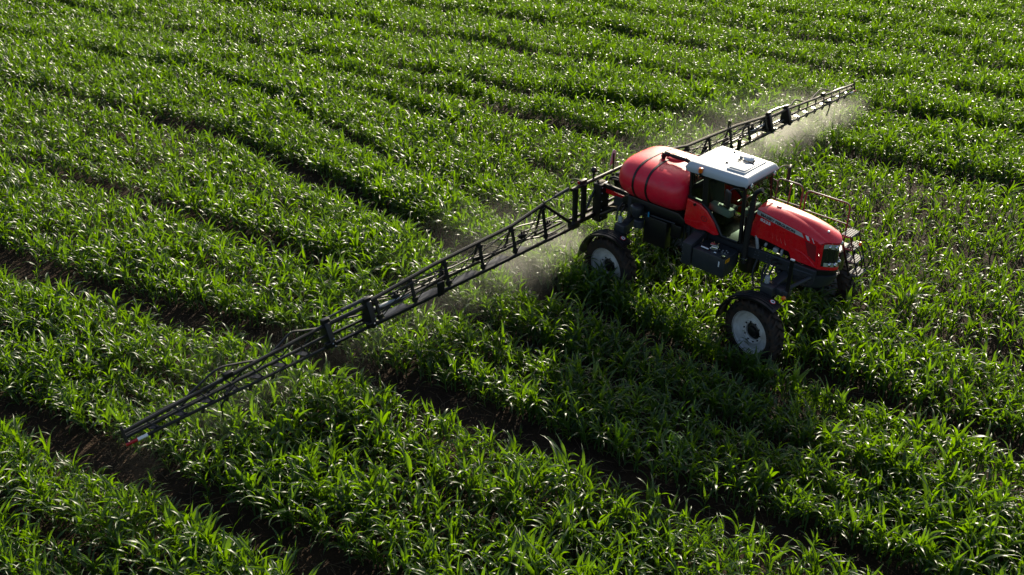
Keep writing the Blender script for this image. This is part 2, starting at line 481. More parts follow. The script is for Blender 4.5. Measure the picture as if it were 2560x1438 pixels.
def again(o, loc=(0, 0, 0), rot=(0, 0, 0), parent='same', scale=(1, 1, 1)):
    c = o.copy(); C.objects.link(c); c.location = loc; c.rotation_euler = rot; c.scale = scale
    if parent != 'same': c.parent = parent
    return c


def box(bm, c, s, rot=(0, 0, 0), bev=0.0, seg=2, mi=0):
    t = bmesh.new()
    bmesh.ops.create_cube(t, size=1, matrix=Matrix.Diagonal((*s, 1)))
    if bev: bmesh.ops.bevel(t, geom=list(t.edges), offset=bev, segments=seg, affect='EDGES', profile=0.5)
    bmesh.ops.transform(t, matrix=Matrix.Translation(c) @ Euler(rot).to_matrix().to_4x4(), verts=t.verts)
    merge(bm, t, mi); t.free(); return bm


def merge(bm, t, mi=0):
    vm = {v: bm.verts.new(v.co) for v in t.verts}
    for f in t.faces:
        try:
            nf = bm.faces.new([vm[v] for v in f.verts]); nf.material_index = mi
        except ValueError: pass


def span(bm, a, b, w, h, bev=0.006, up=(0, 0, 1)):
    """A rectangular bar from a to b (w across, h along 'up')."""
    a = Vector(a); b = Vector(b); d = b - a; x = d.normalized(); z = Vector(up); y = z.cross(x)
    if y.length < 1e-4: y = Vector((0, 1, 0))
    y.normalize(); z = x.cross(y)
    M = Matrix.Translation((a + b) / 2) @ Matrix((x, y, z)).transposed().to_4x4()
    t = bmesh.new(); bmesh.ops.create_cube(t, size=1, matrix=Matrix.Diagonal((d.length, w, h, 1)))
    if bev: bmesh.ops.bevel(t, geom=list(t.edges), offset=min(bev, w * .3, h * .3), segments=1, affect='EDGES')
    bmesh.ops.transform(t, matrix=M, verts=t.verts); merge(bm, t); t.free(); return bm


def smooth_path(P, n=8):
    P = [Vector(p) for p in P]
    if len(P) < 3: return P
    out = []
    for i in range(len(P) - 1):
        p0 = P[max(i - 1, 0)]; p1 = P[i]; p2 = P[i + 1]; p3 = P[min(i + 2, len(P) - 1)]
        for k in range(n):
            t = k / n
            out.append(0.5 * ((2 * p1) + (p2 - p0) * t + (2 * p0 - 5 * p1 + 4 * p2 - p3) * t * t + (3 * p1 - p0 - 3 * p2 + p3) * t ** 3))
    out.append(P[-1]); return out


def tube(bm, P, r, n=8, r1=None, cap=True, curve=0):
    P = smooth_path(P, curve) if curve else [Vector(p) for p in P]
    rings = []; up = Vector((0.13, 0.21, 0.97))
    for i, p in enumerate(P):
        d = ((P[i + 1] - p).normalized() if i < len(P) - 1 else Vector()) + ((p - P[i - 1]).normalized() if i else Vector())
        d.normalize(); a = up.cross(d)
        if a.length < 0.05: a = Vector((1, 0, 0)).cross(d)
        a.normalize(); b = d.cross(a)
        rr = r if r1 is None else r + (r1 - r) * i / (len(P) - 1)
        rings.append([bm.verts.new(p + (a * math.cos(k * 2 * math.pi / n) + b * math.sin(k * 2 * math.pi / n)) * rr) for k in range(n)])
    for i in range(len(rings) - 1):
        for k in range(n): bm.faces.new((rings[i][k], rings[i][(k + 1) % n], rings[i + 1][(k + 1) % n], rings[i + 1][k]))
    if cap: bm.faces.new(rings[0][::-1]); bm.faces.new(rings[-1])
    return bm


def lathe(bm, prof, c=(0, 0, 0), axis='y', n=40, mi=0):
    """prof: list of (radius, along). Revolved round the axis through c."""
    rings = []
    for r, a in prof:
        ring = []
        for k in range(n):
            t = k * 2 * math.pi / n; u, v = r * math.cos(t), r * math.sin(t)
            q = {'y': (u, a, v), 'z': (u, v, a), 'x': (a, u, v)}[axis]
            ring.append(bm.verts.new(Vector(q) + Vector(c)))
        rings.append(ring)
    for i in range(len(rings) - 1):
        for k in range(n):
            f = bm.faces.new((rings[i][k], rings[i][(k + 1) % n], rings[i + 1][(k + 1) % n], rings[i + 1][k])); f.material_index = mi
    if prof[0][0] > 1e-4: pass
    return bm


def disc(bm, c, r, axis='y', n=16, t=0.004):
    prof = [(1e-4, -t), (r, -t), (r, t), (1e-4, t)]
    return lathe(bm, prof, c, axis, n)


def prism(bm, poly, axis, a, b, bev=0.0):
    """poly in the plane across 'axis' ((x,z) for y, (x,y) for z, (y,z) for x), from a to b."""
    def q(p, t): return {'y': (p[0], t, p[1]), 'z': (p[0], p[1], t), 'x': (t, p[0], p[1])}[axis]
    t = bmesh.new()
    A = [t.verts.new(q(p, a)) for p in poly]; B = [t.verts.new(q(p, b)) for p in poly]
    n = len(poly)
    t.faces.new(A); t.faces.new(B[::-1])
    for i in range(n): t.faces.new((A[i], A[(i + 1) % n], B[(i + 1) % n], B[i]))
    bmesh.ops.recalc_face_normals(t, faces=t.faces)
    if bev: bmesh.ops.bevel(t, geom=list(t.edges), offset=bev, segments=2, affect='EDGES', profile=0.5)
    merge(bm, t); t.free(); return bm


def bolts(parent, pts, axis, r=0.014, m=None):
    first = None
    for p in pts:
        if first is None:
            b = nb(); lathe(b, [(1e-4, 0.012), (r * .8, 0.012), (r, 0.008), (r, -0.004)], (0, 0, 0), axis, 6)
            first = part('bolt', b, m or GALV, parent); first.location = p
        else: again(first, p)
    return first


SP = bpy.data.objects.new('crop_sprayer', None); C.objects.link(SP)
SP.empty_display_size = 0.5
tag(SP, 'red self-propelled crop sprayer with a white cab roof and long black boom', 'crop sprayer')

# ------------------------------------------------------------------ chassis
b = nb()
for s in (-1, 1):
    span(b, (-4.55, s * .40, 1.93), (0.70, s * .40, 1.93), 0.09, 0.24, 0.012)
for x in (-4.5, -3.6, -2.5, -1.2, 0.0, 0.6): span(b, (x, -.36, 1.92), (x, .36, 1.92), 0.14, 0.16)
chassis = part('chassis_frame', b, SLATE, SP)
bolts(chassis, [(x, -.447, z) for x in (-.70, -.62, -.42, -.34) for z in (2.0, 1.93, 1.86)], 'y', .013)
bolts(chassis, [(x, -.447, z) for x in (-2.42, -2.34, -2.26) for z in (2.0, 1.93, 1.86)], 'y', .011)
b = nb(); prism(b, [(-.78, 2.05), (.06, 2.05), (.06, 2.30), (-.2, 2.38), (-.78, 2.42)], 'y', -.27, .20, .03)
eng = part('engine_block', b, BLACK, SP)
b = nb(); tube(b, [(-.80, -.34, 2.42), (-.77, -.37, 2.32), (-.72, -.385, 2.18), (-.70, -.37, 2.04)], .036, 10, curve=6)
part('intake_hose', b, GALV, eng)
b = nb(); box(b, (-.28, -.36, 2.16), (.11, .09, .10), bev=.015); box(b, (-.14, -.36, 2.15), (.05, .10, .13), (0, 0, .3), .012)
part('fuel_filter', b, GALV, eng)
b = nb(); box(b, (-.52, -.37, 2.20), (.05, .05, .08), (0, .3, 0), .01)
part('valve', b, GALV, eng)
b = nb(); box(b, (-.05, -.28, 1.72), (.36, .16, .20), bev=.02); box(b, (-.10, -.40, 1.70), (.10, .10, .12), bev=.02); box(b, (.35, -.30, 1.72), (.30, .22, .24), bev=.03)
part('hydraulic_block', b, SLATE, SP)
b = nb(); lathe(b, [(1e-4, -.32), (.20, -.32), (.23, -.26), (.23, .26), (.20, .32), (1e-4, .32)], (-.95, -.18, 1.68), 'z', 20)
part('air_reservoir', b, BLACK, SP)
for k, P in enumerate(([(-.62, -.46, 1.84), (-.60, -.62, 1.60), (-.42, -.82, 1.42), (-.10, -1.10, 1.62)],
                       [(-.40, -.46, 1.80), (-.36, -.66, 1.66), (-.20, -.86, 1.48), (.02, -1.08, 1.66)],
                       [(.15, -.40, 1.75), (.10, -.70, 1.52), (.06, -1.02, 1.62)])):
    b = nb(); tube(b, P, .024, 8, curve=8); part('hydraulic_hose', b, RUBBER, SP)

# ------------------------------------------------------------------ bonnet
HX0 = -0.83
YC = -0.06


def curve1(q, x):
    """Smooth curve through the knots q."""
    i = max(1, min(len(q) - 3, sum(1 for p in q if p[0] <= x) - 1))
    (x0, a), (x1, b_), (x2, c_), (x3, d) = q[i - 1], q[i], q[i + 1], q[i + 2]
    t = (x - x1) / (x2 - x1); h = x2 - x1; m1 = (c_ - a) / (x2 - x0) * h; m2 = (d - b_) / (x3 - x1) * h
    return (2 * t ** 3 - 3 * t * t + 1) * b_ + (t ** 3 - 2 * t * t + t) * m1 + (3 * t * t - 2 * t ** 3) * c_ + (t ** 3 - t * t) * m2


def hood_xf(y): return 0.61 + 0.34 * (1 - min(1, abs(y - YC) / .31) ** 2)
def hood_zs(x): return float(np.interp(x, [-.83, .26, .62, .95], [2.935, 2.75, 2.645, 2.50]))
def hood_zc(x): return curve1([(-1.3, 3.0), (-.83, 2.992), (-.45, 2.985), (-.1, 2.965), (.25, 2.925), (.6, 2.845), (.82, 2.765), (.95, 2.68), (1.2, 2.4)], x)
def hood_cr(x): return float(np.interp(x, [-.83, .14, .8, 1.0], [-.04, -.15, -.27, -.29])), curve1([(-1.3, 2.99), (-.83, 2.985), (-.4, 2.975), (.14, 2.90), (.5, 2.79), (.8, 2.675), (1.0, 2.56), (1.2, 2.45)], x)
def hood_zb(x): return float(np.interp(x, [-.9, -.74, .015, .075, .95], [2.36, 2.31, 2.225, 2.085, 2.065]))
def hood_hw(x): return float(np.interp(x, [-.83, .2, .7, 1.0], [.36, .36, .345, .34]))     # the right side lies at y = -hood_hw


def hood_sec(x, v):
    yn = -hood_hw(x); yf = 2 * YC - yn; zs = hood_zs(x); zb = hood_zb(x); zc = hood_zc(x); ycr, zcr = hood_cr(x); zcr = min(zcr, zc - .004)
    fl = .07 * max(0, (-.56 - x) / .27); yt = .02
    if v < -.54:
        t = (-.54 - v) / .46; return yn - fl * max(0, t - .35) / .65, zs + (zb - zs) * t
    if v < -.34:
        t = (v + .54) / .20; return yn + (ycr - yn) * t, zs + (zcr - zs) * (t + .22 * math.sin(math.pi * t))
    zf = zc - .9 * (yf - .06 - yt) ** 2
    if v < .30:
        t = (v + .34) / .64; y = ycr + (yf - .06 - ycr) * t
        if y < yt: return y, zc - (zc - zcr) * ((yt - y) / (yt - ycr)) ** 2
        return y, zc - .9 * (y - yt) ** 2
    if v < .54:
        t = (v - .30) / .24; return yf - .06 + .06 * math.sin(t * math.pi / 2), zf - .09 * t ** 1.5
    t = (v - .54) / .46; z0 = zf - .09
    return yf + fl * max(0, t - .35) / .65, z0 + (zb - z0) * t


def hood_pt(u, v):
    x = HX0 + u * (hood_xf(0.1) - HX0)
    y, z = hood_sec(x, v)
    x = HX0 + u * (hood_xf(y) - HX0); y, z = hood_sec(x, v)
    x = HX0 + u * (hood_xf(y) - HX0)
    if v < -.54 and u < .12: x -= .10 * (1 - u / .12) * ((-v - .54) / .46)
    return Vector((x, y, z))


b = nb(); NU, NV = 48, 64
us = [i / NU for i in range(NU + 1)]
vs_ = sorted(set([-1 + 2 * j / NV for j in range(NV + 1)] + [-.34, .30, -.54, .54]))
G = [[b.verts.new(hood_pt(u, v)) for v in vs_] for u in us]
for i in range(NU):
    for j in range(len(vs_) - 1): b.faces.new((G[i][j], G[i][j + 1], G[i + 1][j + 1], G[i + 1][j]))
_front = [hood_pt(1, v) for v in np.linspace(-.54, .54, 60)]
_fy = np.array([p.y for p in _front]); _fz = np.array([p.z for p in _front])


def front_pt(y, t, rec=0.0):
    """t: 0 bottom .. 1 top of the nose at lateral y."""
    x = hood_xf(y); top = float(np.interp(y, _fy, _fz)) - .012
    z = 2.06 + (top - 2.06) * t
    return Vector((x + .035 * (1 - t) * (1 - min(1, abs(y - YC) / .285) ** 2) - rec, y, z))


Y0F, Y1F = YC - .285, YC + .285
ys_ = np.linspace(Y0F, Y1F, 21); ts_ = [0, .05, .12, .25, .4, .55, .7, .8, .9, .97, 1.0]
F = [[b.verts.new(front_pt(y, t)) for t in ts_] for y in ys_]
for i in range(len(ys_) - 1):
    for j in range(len(ts_) - 1):
        yc = (ys_[i] + ys_[i + 1]) / 2 - YC; tcn = (ts_[j] + ts_[j + 1]) / 2
        if abs(yc) < .255 and .12 < tcn < .97: continue
        b.faces.new((F[i][j], F[i + 1][j], F[i + 1][j + 1], F[i][j + 1]))
bonnet = part('bonnet', b, RED, SP, 28)
b = nb()
F = [[b.verts.new(front_pt(y, t, .025)) for t in np.linspace(.10, .98, 9)] for y in np.linspace(YC - .27, YC + .27, 15)]
for i in range(14):
    for j in range(8): b.faces.new((F[i][j], F[i + 1][j], F[i + 1][j + 1], F[i][j + 1]))
part('grille', b, GRILLE, bonnet)
for s in (-1, 1):
    for (t0, t1, y0, y1) in ((.76, .965, .03, .255), (.13, .30, .03, .235)):
        b = nb(); cols = []
        for y in np.linspace(y0, y1, 9):
            q = (y - y0) / (y1 - y0)
            lo, hi = (t0 + .10 * (1 - q) * 0 + .05 * q, t1) if t0 > .5 else (t0, t1 - .03 * q)
            cols.append([b.verts.new(front_pt(YC + s * y, t, -.006)) for t in (lo, (lo + hi) / 2, hi)])
        for i in range(8):
            for j in range(2): b.faces.new((cols[i][j], cols[i + 1][j], cols[i + 1][j + 1], cols[i][j + 1]))
        part('headlight', b, LENS, bonnet)
    for (t, y) in ((.865, .10), (.865, .19), (.215, .09), (.215, .17)):
        b = nb(); c = front_pt(YC + s * y, t, -.006); lathe(b, [(.001, .03), (.03, .026), (.045, .008), (.047, -.01)], c, 'x', 16)
        part('lamp_reflector', b, STEEL, bonnet)


def side_poly(name, pts, m, off=.004, sub=1):
    b = nb()
    A = []
    for (x, z) in pts:
        x -= .038; z -= .037
        A.append(b.verts.new((x, -hood_hw(x) - off, z)))
    B = [b.verts.new((v.co.x, v.co.y + off + .002, v.co.z)) for v in A]
    b.faces.new(A); n = len(A)
    for i in range(n): b.faces.new((A[i], A[(i + 1) % n], B[(i + 1) % n], B[i]))
    return part(name, b, m, bonnet, 0)


side_poly('silver_strip', [(-.795, 2.955), (-.4, 2.885), (0, 2.82), (.26, 2.775), (.325, 2.68), (0, 2.725), (-.4, 2.785), (-.795, 2.85)], SILVER)
side_poly('accent_mark', [(.345, 2.755), (.415, 2.745), (.465, 2.655), (.40, 2.665)], WHITE)
side_poly('accent_mark', [(.49, 2.73), (.51, 2.725), (.57, 2.635), (.55, 2.64)], WHITE)
side_poly('side_mesh', [(.36, 2.63), (.61, 2.60), (.65, 2.24), (.47, 2.33)], REDDARK, .003)
for k in range(4):
    x = -.42 + .10 * k
    x -= .038; b = nb(); P = [(x, -.363, 2.70 - .02 * k), (x + .02, -.366, 2.54 - .02 * k), (x + .075, -.363, 2.375 - .012 * k)]
    tube(b, P, .010, 6, curve=4); part('side_rib', b, RED, bonnet)
b = nb(); P = [(.14, -.362, 2.335), (.32, -.358, 2.295), (.48, -.354, 2.205), (.60, -.350, 2.11)]
tube(b, P, .010, 6, curve=5); part('side_rib', b, RED, bonnet)
b = nb(); lathe(b, [(.001, .03), (.022, .025), (.03, 0)], (.66, -.08, hood_zc(.66) - .012), 'z', 12); part('nose_badge', b, SILVER, bonnet)
b = nb(); box(b, (-.50, -.06, hood_zc(-.5) + .004), (.10, .05, .02), (0, .1, 0), .006); part('bonnet_latch', b, RED, bonnet)


def lettering(body, size, x, z, slope, width, m, off, parent, bold=0.0, height=None, y=None):
    cu = bpy.data.curves.new('lettering', 'FONT'); cu.body = body; cu.size = size; cu.extrude = 0.0015; cu.offset = bold
    cu.align_y = 'CENTER'
    o = bpy.data.objects.new('lettering', cu); C.objects.link(o)
    dg = bpy.context.evaluated_depsgraph_get()
    me = bpy.data.meshes.new_from_object(o.evaluated_get(dg)); bpy.data.objects.remove(o)
    co = np.empty(len(me.vertices) * 3); me.vertices.foreach_get('co', co); co = co.reshape(-1, 3)
    co[:, 0] -= co[:, 0].min(); co[:, 0] *= width / co[:, 0].max()
    if height:
        co[:, 1] -= (co[:, 1].max() + co[:, 1].min()) / 2; co[:, 1] *= height / (co[:, 1].max() - co[:, 1].min())
    ca, sa = math.cos(slope), math.sin(slope)
    X = x + co[:, 0] * ca - co[:, 1] * sa * 0.3; Z = z + co[:, 0] * sa + co[:, 1]
    Y = np.array([-(hood_hw(q) + off) for q in X]) if y is None else np.full(len(X), y)
    Y = Y - co[:, 2]
    me.vertices.foreach_set('co', np.stack([X, Y, Z], -1).ravel()); me.update()
    me.materials.append(m)
    q = bpy.data.objects.new('lettering', me); C.objects.link(q); q.parent = parent
    return q


lettering('MASSEY FERGUSON', .1, -.735, 2.836, -.155, .82, INK, .006, bonnet, .0042, .062)
lettering('8225', .1, -.735, 2.728, -.16, .25, WHITE, .005, bonnet, .003, .066)

# nose underside: black collar, cast bumper
b = nb()


def bow(bm, y1, z0, z1, dx0, dx1, x_back, k=0.27):
    n = 16; cols = []
    for i in range(n + 1):
        y = -y1 + 2 * y1 * i / n; xf = .66 + k * (1 - (y / y1) ** 2); y += YC * .7
        cols.append([bm.verts.new(q) for q in ((x_back, y, z1), (xf + dx1, y, z1), (xf + dx0, y, z0), (x_back, y, z0))])
    for i in range(n):
        for j in range(4): bm.faces.new((cols[i][j], cols[i + 1][j], cols[i + 1][(j + 1) % 4], cols[i][(j + 1) % 4]))
    bm.faces.new(cols[0]); bm.faces.new(cols[-1][::-1])


bow(b, .345, 1.94, 2.06, .03, .04, .2)
part('nose_collar', b, BLACK, SP)
b = nb(); bow(b, .35, 1.86, 1.935, .05, .075, .25); bow(b, .33, 1.64, 1.855, -.06, .055, .30); bow(b, .28, 1.54, 1.635, -.20, -.07, .35)
bmesh.ops.bevel(b, geom=[e for e in b.edges if len(e.link_faces) == 2 and e.calc_face_angle(0) > .6], offset=.018, segments=2, affect='EDGES')
bumper = part('front_bumper', b, SLATE, SP)
bolts(bumper, [(.56, -.395, 1.90), (.66, -.395, 1.90), (.56, -.375, 1.72)], 'y', .016)
b = nb(); span(b, (.10, -.46, 1.88), (.68, -.42, 1.90), .06, .14, .015); part('bumper_bracket', b, SLATE, SP)

# ------------------------------------------------------------------ wheels, legs, mudguards
def wheel_meshes():
    b = nb()
    prof = [(.47, -.14), (.50, -.165), (.56, -.178), (.63, -.178), (.675, -.168), (.695, -.145), (.70, 0), (.695, .145), (.675, .168), (.63, .178), (.56, .178), (.50, .165), (.47, .14)]
    lathe(b, prof, (0, 0, 0), 'y', 56)
    for s in (-1, 1):
        for k in range(22):
            t0 = (k + (0.5 if s > 0 else 0)) * 2 * math.pi / 22
            rows = []
            for q, (yy, dt, r0, r1, hw) in enumerate(((-.012, .20, .69, .742, .030), (.08, .11, .69, .742, .032), (.150, .02, .68, .735, .036), (.178, -.02, .60, .68, .032))):
                ring = []
                for (dtt, rr) in ((-hw / .70, r0), (-hw * .8 / .70, r1), (hw * .8 / .70, r1), (hw / .70, r0)):
                    a = t0 + dt + dtt
                    ring.append(b.verts.new((rr * math.cos(a), s * yy, rr * math.sin(a))))
                rows.append(ring)
            for q in range(3):
                for m_ in range(3): b.faces.new((rows[q][m_], rows[q][m_ + 1], rows[q + 1][m_ + 1], rows[q + 1][m_]))
            b.faces.new(rows[0]); b.faces.new(rows[3][::-1])
    ty = part('tyre', b, TYRE, None, 40)
    b = nb()
    # outer face towards -y
    prof = [(.47, .135), (.49, .150), (.485, .10), (.44, .06), (.44, -.055), (.468, -.085), (.486, -.130), (.493, -.152), (.482, -.156), (.462, -.115), (.452, -.100), (.438, -.096),
            (.425, -.050), (.405, -.030), (.37, -.022), (.29, -.040), (.275, -.060), (.255, -.064), (.245, -.050), (.205, -.048), (.195, -.040), (.185, .03), (.18, .06)]
    lathe(b, prof, (0, 0, 0), 'y', 56)
    rim = part('rim', b, RIMC, None, 30)
    b = nb(); lathe(b, [(.20, .09), (.185, .0), (.15, -.02), (.12, -.03), (.11, -.075), (.07, -.09), (.001, -.09)], (0, 0, 0), 'y', 24)
    for k in range(10):
        a = k * 2 * math.pi / 10
        lathe(b, [(.001, -.075), (.015, -.075), (.018, -.06), (.018, -.02)], (.222 * math.cos(a), 0, .222 * math.sin(a)), 'y', 6)
    hub = part('hub', b, BLACK, None, 30)
    return ty, rim, hub


ty0, rim0, hub0 = wheel_meshes()
FR = (0.0, -1.335, .712); FL = (0.02, 1.66, .712); RR = (-3.93, -1.245, .712); RL = (-3.93, 1.245, .712)
for i, (c, steer, flip) in enumerate(((FR, -13, 0), (FL, -11, 180), (RR, -7, 0), (RL, -7, 180))):
    w = bpy.data.objects.new('wheel', None); C.objects.link(w); w.parent = SP
    w.location = c; w.rotation_euler = (0, R(13 * i), R(steer + flip))
    for q in (ty0, rim0, hub0):
        if i == 0: q.parent = w
        else: again(q, parent=w)


def mudguard(c, s, r=.85, w=.37, a0=58, a1=178):
    b = nb(); n = 22; rows = []
    for i in range(n + 1):
        a = R(a0 + (a1 - a0) * i / n)
        ring = []
        for (dy, dr) in ((-w / 2, -.05), (-w / 2, 0), (-w / 4, .012), (0, .012), (w / 4, .012), (w / 2, 0), (w / 2, -.05), (w / 2 - .012, -.05), (w / 2 - .012, -.012), (-w / 2 + .012, -.012), (-w / 2 + .012, -.05)):
            ring.append(b.verts.new((c[0] + (r + dr) * math.cos(a), c[1] + s * dy, c[2] + (r + dr) * math.sin(a))))
        rows.append(ring)
    for i in range(n):
        for k in range(11): b.faces.new((rows[i][k], rows[i][(k + 1) % 11], rows[i + 1][(k + 1) % 11], rows[i + 1][k]))
    b.faces.new(rows[0]); b.faces.new(rows[-1][::-1])
    for k in range(4):   # pressed ribs along the top
        dy = -w * .3 + w * .2 * k
        P = [(c[0] + (r + .018) * math.cos(R(a)), c[1] + s * dy, c[2] + (r + .018) * math.sin(R(a))) for a in np.linspace(a0 + 4, a1 - 4, 18)]
        tube(b, P, .009, 5)
    return part('mudguard', b, BLACK, SP)


def warn_disc(mg, c, r, a, dy, s=1):
    p = Vector((c[0] + (r + .030) * math.cos(R(a)), c[1] + dy, c[2] + (r + .030) * math.sin(R(a))))
    rot = (0, R(90 - a), 0)
    for (rr, m, dz, nm) in ((.062, REDDECAL, 0, 'sticker_ring'), (.050, WHITE, .003, 'warning_sticker')):
        b = nb(); lathe(b, [(1e-4, dz), (rr, dz), (rr, dz - .006)], (0, 0, 0), 'z', 20); o = part(nm, b, m, mg, 0); o.location = p; o.rotation_euler = rot
    b = nb(); box(b, (0, 0, .006), (.05, .022, .003), (0, 0, .5)); box(b, (.012, .004, .006), (.02, .040, .003), (0, 0, .5)); o = part('sticker_sign', b, INK, mg, 0); o.location = p; o.rotation_euler = rot


for c, s in ((FR, -1), (FL, 1), (RR, -1), (RL, 1)):
    mg = mudguard(c, s)
    warn_disc(mg, c, .86, 70, -s * .02)
    inn = c[1] - s * .30
    b = nb()
    span(b, (c[0] + .03, inn, c[2] - .12), (c[0] + .03, inn, 1.60), .13, .20, .02, (1, 0, 0))      # drop leg behind the wheel
    box(b, (c[0] + .03, inn - s * .02, 1.62), (.30, .26, .22), bev=.03)
    lathe(b, [(1e-4, -.10), (.16, -.10), (.17, -.02), (.17, .10), (1e-4, .10)], (c[0], c[1] - s * .22, c[2]), 'y', 20)
    leg = part('wheel_leg', b, SLATE, SP)
    b = nb(); lathe(b, [(1e-4, .16), (.045, .16), (.055, .13), (.055, -.05)], (c[0] - .05, inn - s * .04, 1.72), 'z', 12)
    part('leg_cap', b, GALV, leg)
    b = nb(); span(b, (c[0] + .03, inn - s * .1, 1.60), (c[0] + (.10 if c[0] > -1 else .0), s * .36, 1.72), .20, .20, .02)
    part('axle_beam', b, SLATE, SP)
    b = nb(); tube(b, [(c[0] + .16, inn, 1.46), (c[0] + .16, s * .40, 1.52)], .022, 8); tube(b, [(c[0] + .16, inn, 1.46), (c[0] + .16, s * .80, 1.49)], .034, 10)
    part('steering_ram', b, STEEL, SP)
    for k in range(2):
        b = nb(); x = c[0] - .06 - .10 * k
        tube(b, [(x, s * .42, 1.92 + .06 * k), (x - .03, s * .66, 2.02 + .05 * k), (x, s * .86, 1.96), (x + .02, inn, 1.74)], .022, 8, curve=7)
        part('hydraulic_hose', b, RUBBER, SP)
# right front: lift cylinder, marker post with white tip, indicator
b = nb(); tube(b, [(.36, -.95, 1.70), (.62, -.42, 1.88)], .040, 10); tube(b, [(.30, -1.06, 1.66), (.40, -.86, 1.73)], .026, 10); part('suspension_ram', b, SLATE, SP)
b = nb(); span(b, (.42, -.98, 1.58), (.42, -.98, 2.42), .035, .085, .006, (1, 0, 0)); post = part('marker_post', b, BLACK, SP)
b = nb(); box(b, (.42, -.98, 2.435), (.09, .04, .03), bev=.006); part('post_tip', b, WHITE, post)
b = nb(); lathe(b, [(.001, -.05), (.03, -.045), (.045, -.02), (.045, .02)], (.40, -1.06, 1.56), 'y', 14); part('indicator_lamp', b, ORANGE, SP)
b = nb(); box(b, (.30, -.92, 1.62), (.30, .20, .16), bev=.03); box(b, (.22, -.70, 1.58), (.24, .34, .10), bev=.02); part('ram_bracket', b, SLATE, SP)

# ------------------------------------------------------------------ cab
cab = bpy.data.objects.new('cab', None); C.objects.link(cab); cab.parent = SP
W = .62
b = nb()
for s in (-1, 1):
    tube(b, [(-1.02, s * (W - .05), 2.14), (-1.10, s * (W - .10), 3.42)], .045, 8)                    # front post
    span(b, (-1.96, s * (W - .01), 2.74), (-2.02, s * (W - .05), 3.42), .07, .13, .015, (1, 0, 0))    # door post
    tube(b, [(-2.36, s * (W - .06), 2.78), (-2.42, s * (W - .08), 3.42)], .040, 8)                    # rear post
    P = [(-2.02, s * W, 2.76), (-1.82, s * W, 2.62), (-1.62, s * W, 2.40), (-1.48, s * W, 2.20), (-1.40, s * W, 2.16), (-1.05, s * W, 2.16)]
    tube(b, P, .035, 8, curve=4)                                                                       # slanting door sill
    span(b, (-2.40, s * (W - .02), 2.80), (-1.95, s * (W - .02), 2.77), .05, .06)
    span(b, (-2.45, s * (W - .06), 3.40), (-1.06, s * (W - .06), 3.40), .08, .08)
for x in (-1.08, -2.42): span(b, (x, -W + .08, 3.40), (x, W - .08, 3.40), .08, .08)
box(b, (-1.72, 0, 2.12), (1.36, 1.16, .08), bev=.02)
prism(b, [(-2.42, 2.12), (-2.35, 2.80), (-2.39, 3.02), (-2.44, 3.02), (-2.40, 2.80), (-2.47, 2.12)], 'y', -W + .06, W - .06)
box(b, (-1.75, 0, 3.38), (1.2, 1.0, .05), bev=.02); box(b, (-1.03, 0, 2.42), (.05, .9, .56), bev=.02)
part('cab_frame', b, BLACK, cab)
for s in (-1, 1):
    b = nb()
    prism(b, [(-2.38, 2.77), (-2.03, 2.735), (-1.86, 2.64), (-1.66, 2.44), (-1.51, 2.18), (-1.62, 2.135), (-1.85, 2.175), (-2.05, 2.13), (-2.37, 2.165), (-2.41, 2.26)], 'y', s * (W - .02), s * (W + .055), .018)
    pn = part('side_panel', b, RED, cab)
    if s < 0:
        b = nb(); yy = -(W + .058)
        tube(b, [(-1.90 + .075 * math.cos(t), yy, 2.44 + .055 * math.sin(t)) for t in np.linspace(0, 2 * math.pi, 17)], .006, 5)
        disc(b, (-1.90, yy, 2.44), .014, 'y', 8); part('panel_badge', b, INK, pn)
        b = nb(); disc(b, (-2.16, yy - .012, 2.70), .032, 'y', 12, .02); part('panel_knob', b, BLACK, pn)
        b = nb(); tube(b, [(-2.36, yy + .004, 2.28), (-2.1, yy + .004, 2.30), (-1.95, yy + .004, 2.335), (-1.8, yy + .004, 2.26), (-1.62, yy + .004, 2.20)], .006, 5, curve=6); part('panel_crease', b, RED, pn)


def pane(pts, name='window'):
    b = nb(); A = [b.verts.new(p) for p in pts]; b.faces.new(A)
    me = bpy.data.meshes.new(name); b.to_mesh(me); b.free(); me.materials.append(GLASS)
    o = bpy.data.objects.new(name, me); C.objects.link(o); o.parent = cab
    return o


for s in (-1, 1):
    g = pane([(-1.97, s * (W - .005), 2.73), (-1.80, s * (W - .005), 2.59), (-1.61, s * (W - .005), 2.38), (-1.46, s * (W - .005), 2.19), (-1.05, s * (W - .03), 2.18), (-1.10, s * (W - .07), 3.36), (-2.01, s * (W - .035), 3.36)], 'door_window')
    pane([(-2.35, s * (W - .03), 2.80), (-1.98, s * (W - .01), 2.79), (-2.02, s * (W - .04), 3.36), (-2.41, s * (W - .06), 3.36)], 'quarter_window')
pane([(-1.02, -W + .08, 2.70), (-1.02, W - .08, 2.70), (-1.09, W - .12, 3.36), (-1.09, -W + .12, 3.36)], 'windscreen')
pane([(-2.405, -W + .08, 3.03), (-2.405, W - .08, 3.03), (-2.43, W - .10, 3.36), (-2.43, -W + .10, 3.36)], 'rear_window')
